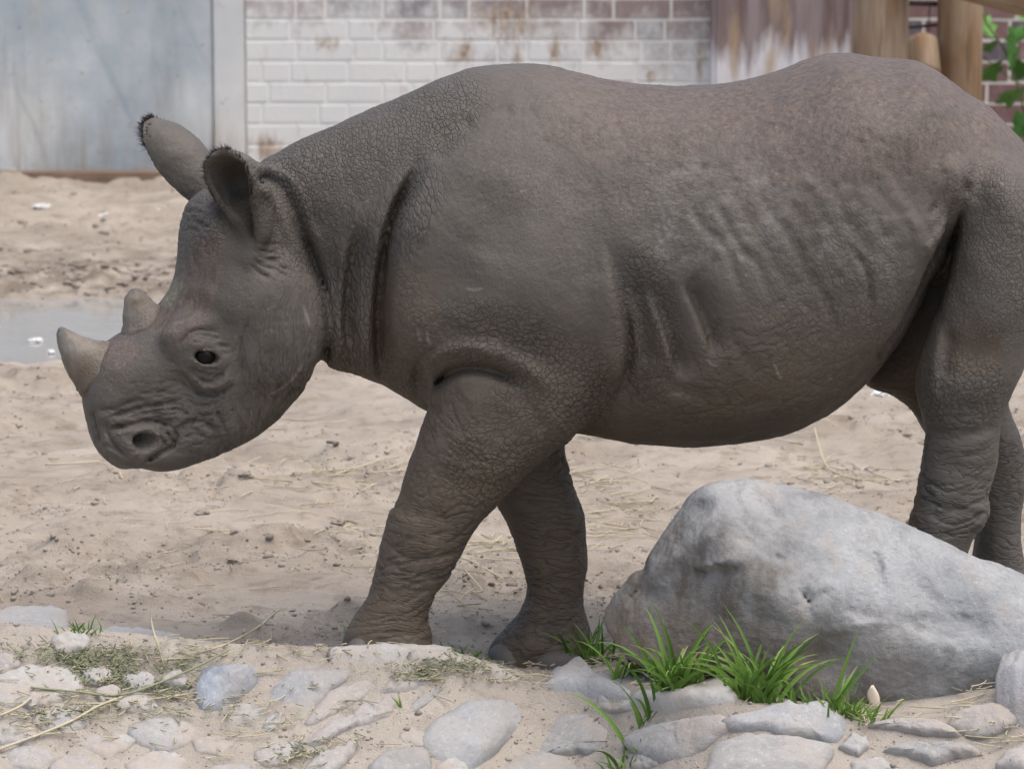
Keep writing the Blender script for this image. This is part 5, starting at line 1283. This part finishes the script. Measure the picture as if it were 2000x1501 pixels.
X, Y = around([(1215,1290,45,10,60),(1310,1330,60,12,70),(1430,1340,40,12,40),(330,1270,110,18,60),(300,1360,150,25,90),(120,1390,90,30,60),(640,1280,60,10,25),(760,1255,40,6,40),(900,1330,110,14,70),(500,1400,200,40,60),(1700,1380,60,18,30),(1930,1240,14,36,60),(1880,1340,40,25,40),(1960,1420,40,30,25),(560,1470,60,20,30)], 5)
o = stalks('bank_straw', X, Y, r.uniform(.015, .075, len(X)), r.uniform(.0007, .0016, len(X)), STRAW, 8, lift=.010); tag(o, 'short pale straw caught between the stones of the bank', kind='stuff')
X, Y = around([(215,1318,42,16,420),(150,1285,30,14,170),(215,1275,40,8,90),(60,1275,40,10,60),(330,1350,40,12,90),(345,1300,25,10,60),(880,1320,60,10,140),(820,1335,30,8,60),(250,1400,150,12,120),(590,1480,30,12,70),(100,1420,60,16,60),(1270,1310,40,10,80)], 6)
o = stalks('chopped_hay', X, Y, r.uniform(.006, .022, len(X)), r.uniform(.0007, .0015, len(X)), HAY, 9, lift=.012, updn=.4); tag(o, 'tufts of chopped green hay on the bank', kind='stuff')
def long_stalk(pts, rad, lab, mat=None, lift=.012):
    P3 = []
    for a, b, l in pts:
        q = floor_hit(a, b); P3.append((q[0], q[1], float(gz(q[0], q[1])[0]) + lift + l))
    V_, F_ = loft_simple(catmull(P3, 6), rad, 6); o = obj('straw_stalk', make_mesh('straw_stalk', V_, F_), mat or STRAW); tag(o, lab, 'straw', 'long straw stalks')
long_stalk([(448,1314,.036),(360,1338,.02),(240,1368,.006),(150,1364,.004),(60,1356,.004)], .0022, 'long green straw lying across the blue grey cobble', HAY)
long_stalk([(238,1372,.004),(190,1394,.004),(140,1422,.002),(70,1450,0),(-10,1478,0)], .0024, 'long bent straw running to the left edge of the bank')
long_stalk([(546,1224,.02),(500,1245,.012),(440,1272,.006),(384,1284,.004)], .0020, 'straight straw lying left of the near forefoot on the stones')
long_stalk([(295,1222,.02),(298,1240,.01),(320,1305,.004)], .0018, 'upright pale straw standing on the bank at lower left')
long_stalk([(0,1410,0),(40,1395,.004),(60,1385,.01)], .0026, 'short thick straw at the left edge of the bank')
long_stalk([(1590,860,.004),(1612,900,.003),(1650,930,.002),(1675,948,.002)], .0022, 'long kinked straw on sand between belly and boulder')
long_stalk([(88,902,.003),(140,905,.002),(195,903,.004)], .0024, 'pale straw lying on the sand left of the chin')
long_stalk([(215,905,.004),(228,918,.003),(238,936,.003)], .0026, 'bent straw on the sand right below the lips')
long_stalk([(655,925,.002),(720,914,.002),(762,902,.006)], .0020, 'long pale straw on the sand in front of the near knee')
long_stalk([(908,1163,.002),(940,1178,.003),(938,1180,.003),(922,1190,.002)], .0020, 'white folded straw on the sand between the forelegs')
long_stalk([(882,1110,.002),(920,1122,.003),(975,1140,.002)], .0018, 'thin straight straw on the sand just behind the near foreleg')
long_stalk([(1890,1330,.03),(1925,1285,.04),(1945,1255,.05)], .0026, 'long dry straw leaning between boulder and right rock')
long_stalk([(1905,1345,.02),(1902,1310,.03),(1898,1295,.035)], .0022, 'upright straw stalk between boulder and right rock')
# twig and husk
s = NT('twig_bark', .85); s.col((.17,.14,.12)); q = [floor_hit(a, b) for a, b in ((640,866),(650,872),(657,878),(660,882))]
V_, F_ = loft_simple(catmull([(t[0], t[1], float(gz(t[0], t[1])[0]) + .008) for t in q], 4), .0045, 8); o = obj('twig', make_mesh('twig', V_, F_), s.m); tag(o, 'short grey broken twig on the sand below the throat', 'twig')
s = NT('husk', .8); s.col((.62,.52,.42)); q = floor_hit(1712, 1376); V_ = []; F_ = []
for i in range(9):
    f = i / 8; w_ = .010 * math.sin(math.pi * min(f * .9 + .1, 1)) + .0015
    for j in range(5):
        g_ = (j / 4 - .5) * 2; V_.append((-.018 * f + g_ * w_ + .01 * f * f, -.004 * (1 - g_ * g_) * f, .004 + .042 * f + .004 * (g_ * g_)))
for i in range(8):
    for j in range(4): F_.append((i*5+j, i*5+j+1, (i+1)*5+j+1, (i+1)*5+j))
o = obj('dry_husk', make_mesh('dry_husk', V_, F_), s.m); o.location = (q[0], q[1], float(gz(q[0], q[1])[0])); so = o.modifiers.new('t', 'SOLIDIFY'); so.thickness = .002; tag(o, 'pale curled dry husk at the foot of the boulder', 'husk')
# ------------------------------------------------------------------ grass
gm = NT('grass_blade', .6); p = gm.pos(); gm.col(gm.mix(gm.ramp(gm.attr('tone'), .82, 1.0), gm.mix(gm.attr('tone'), (.05,.125,.018), (.24,.40,.08)), (.36,.36,.16)))
tr = gm.n('BsdfTranslucent'); gm.L.new(gm.b.inputs['Base Color'].links[0].from_socket, tr.inputs[0]); ms = gm.n('MixShader'); ms.inputs[0].default_value = .3
gm.L.new(gm.b.outputs[0], ms.inputs[1]); gm.L.new(tr.outputs[0], ms.inputs[2]); gm.L.new(ms.outputs[0], gm.N['Material Output'].inputs[0])
def tuft(px, py, n, hgt, spread, wid, lab, seed, droop=.6, lean=0.0, Yf=None):
    r = np.random.default_rng(seed); root = floor_hit(px, py)
    if Yf is not None: root = on_plane(px, py, Yf)
    V = []; F = []; T = []
    for i in range(n):
        q0 = np.array([root[0] + r.normal(0, spread), root[1] + r.normal(0, spread * .35), 0.0]); q0[2] = float(ground_h(q0[:1], q0[1:2])[0]) - .004
        a = r.uniform(0, 6.283); L = hgt * r.uniform(.4, 1.1) * (1.15 if i % 5 == 0 else 1); out = r.uniform(.12, .75); dr = droop * r.uniform(.3, 1.3)
        d = np.array([math.cos(a) * out + lean, math.sin(a) * out * .7 - .12, 1.0]); d /= np.linalg.norm(d); hor = np.array([d[0], d[1], 0]); hor /= np.linalg.norm(hor) + 1e-9
        sd = np.cross(d, (0.1, -1, .3)); sd /= np.linalg.norm(sd); nrm = np.cross(d, sd); w = wid * r.uniform(.55, 1.2); tone = r.random() ** .9 * 1.12; b = len(V); m = 8; q = q0.copy(); dd = d.copy()
        for j in range(m):
            f = j / (m - 1); ww = w * (1 - f ** 2.2) * (.55 + .45 * min(f * 4, 1)) + .0002
            V += [q - sd * ww, q + nrm * ww * .35, q + sd * ww]; T += [tone * (.5 + .5 * f)] * 3
            dd = dd + hor * dr * .16 - np.array([0, 0, 1]) * dr * .30 * f; dd /= np.linalg.norm(dd); q = q + dd * L / (m - 1)
        for j in range(m - 1):
            for k in (0, 1): F.append((b+j*3+k, b+j*3+k+1, b+(j+1)*3+k+1, b+(j+1)*3+k))
    me = make_mesh('grass_tuft', V, F); attr(me, 'tone', T); o = obj('grass_tuft', me, gm.m); tag(o, lab, 'grass', 'grass tufts on the bank'); return o
tuft(1312,1338, 70, .18, .036, .0042, 'wide arching grass tuft before the left half of the boulder', 1, .9, 0, -.565)
tuft(1240,1300, 26, .11, .030, .0038, 'low drooping grass between the far forefoot and the wide tuft', 10, 1.0, 0, -.38)
tuft(1488,1372, 58, .21, .024, .0046, 'tallest dense grass tuft before the middle of the boulder', 2, .8, 0, -.645)
tuft(1152,1290, 30, .115, .022, .0036, 'bright grass tuft touching the far forefoot', 3, .4)
tuft(1660,1395, 60, .07, .030, .0022, 'short fine grass tuft near the pale husk', 4, .4, 0, -.70)
tuft(1580,1375, 26, .06, .018, .0020, 'thin low grass right of the tallest tuft', 11, .6, 0, -.69)
tuft(1620,1372, 4, .20, .003, .0036, 'few single tall blades leaning right against the boulder', 12, .15, .45, -.70)
tuft(1200,1530, 40, .055, .034, .0026, 'fresh grass tuft at the bottom edge of the picture', 5, .8)
tuft(735,1262, 26, .06, .040, .0016, 'sparse thin grass before the near forefoot', 6, .6)
tuft(905,1288, 22, .045, .026, .0018, 'small bright grass between the two forefeet', 7, .5)
tuft(152,1226, 22, .04, .020, .0015, 'small grass sprig on the left stones', 8, .5)
tuft(785,1384, 5, .035, .003, .0016, 'tiny single grass sprout between the pinkish stones', 9, .2)
tuft(215,1150, 8, .03, .008, .0014, 'lone grass sprig on the open sand at lower left', 13, .3)
# ------------------------------------------------------------------ white scraps by the puddle and wall
s = NT('white_scrap', .8); s.col((.58,.58,.57)); SCR = s.m
SCL = [(172,572,22,9,-.03,'white crumpled clump at the far edge of the puddle'),(70,668,14,6,-.03,'white clump floating in the puddle near the left edge'),(100,690,9,5,-.03,'small white clump floating just right of the larger one'),(213,424,13,6,0,'white scrap lying on the sand between puddle and wall'),(85,410,18,5,0,'flat white scrap on the sand left of the far ear'),(157,340,10,5,0,'rounded white scrap at the foot of the concrete wall'),(28,341,15,4,0,'white scraps by the wall at the left edge'),(250,344,6,3,0,'tiny white scrap at the wall beneath the far ear'),(1720,783,18,6,0,'white scrap on the sand behind the belly'),(300,410,10,4,0,'pale scrap on the sand beside the far ear')]
for i, (a, b, sx, sz, dz, lab) in enumerate(SCL):
    q = on_floor(a, b, dz); k = (q[1] + 8) / 8.0 * .001; bm = bmesh.new(); bmesh.ops.create_icosphere(bm, subdivisions=3, radius=1.0)
    v = np.array([t.co[:] for t in bm.verts]); d = 1 + .55 * fbm(v * 2.1 + i * 5, 3, i + 3); v = v * d[:, None] * [sx * k, sx * k * .8, sz * k]
    for t, w_ in zip(bm.verts, v): t.co = w_
    me = bpy.data.meshes.new('white_scrap'); bm.to_mesh(me); bm.free(); me.materials.append(SCR); o = obj('white_scrap', me, None); o.location = (q[0], q[1], q[2] + sz * k * .4 + (0 if dz else float(gz(q[0], q[1])[0]))); tag(o, lab, 'scrap', 'white scraps')
r = np.random.default_rng(8); n = 110; Xs = r.uniform(-1.75, -.95, n); Ys = r.normal(4.1, .28, n); k = (((Xs - PUD[0]) / PUD[2]) ** 2 + ((Ys - PUD[1]) / PUD[3]) ** 2) < .9
V = []; F = []; r2 = np.random.default_rng(2)
for x_, y_ in zip(Xs[k], Ys[k]):
    sz = .002 + .008 * r2.random() ** 3; b = len(V); vv = IV * [sz * 1.5, sz, sz * .35] * (1 + .3 * r2.normal(0, .5, (len(IV), 1))) + [x_, y_, -.034]; V += vv.tolist(); F += (IF + b).tolist()
o = obj('floating_specks', make_mesh('floating_specks', V, F), SCR); tag(o, 'tiny white specks floating on the puddle', kind='stuff')
print('done', round(time.time() - T0, 1), sum(len(q.data.polygons) for q in COL.objects if q.type == 'MESH'))
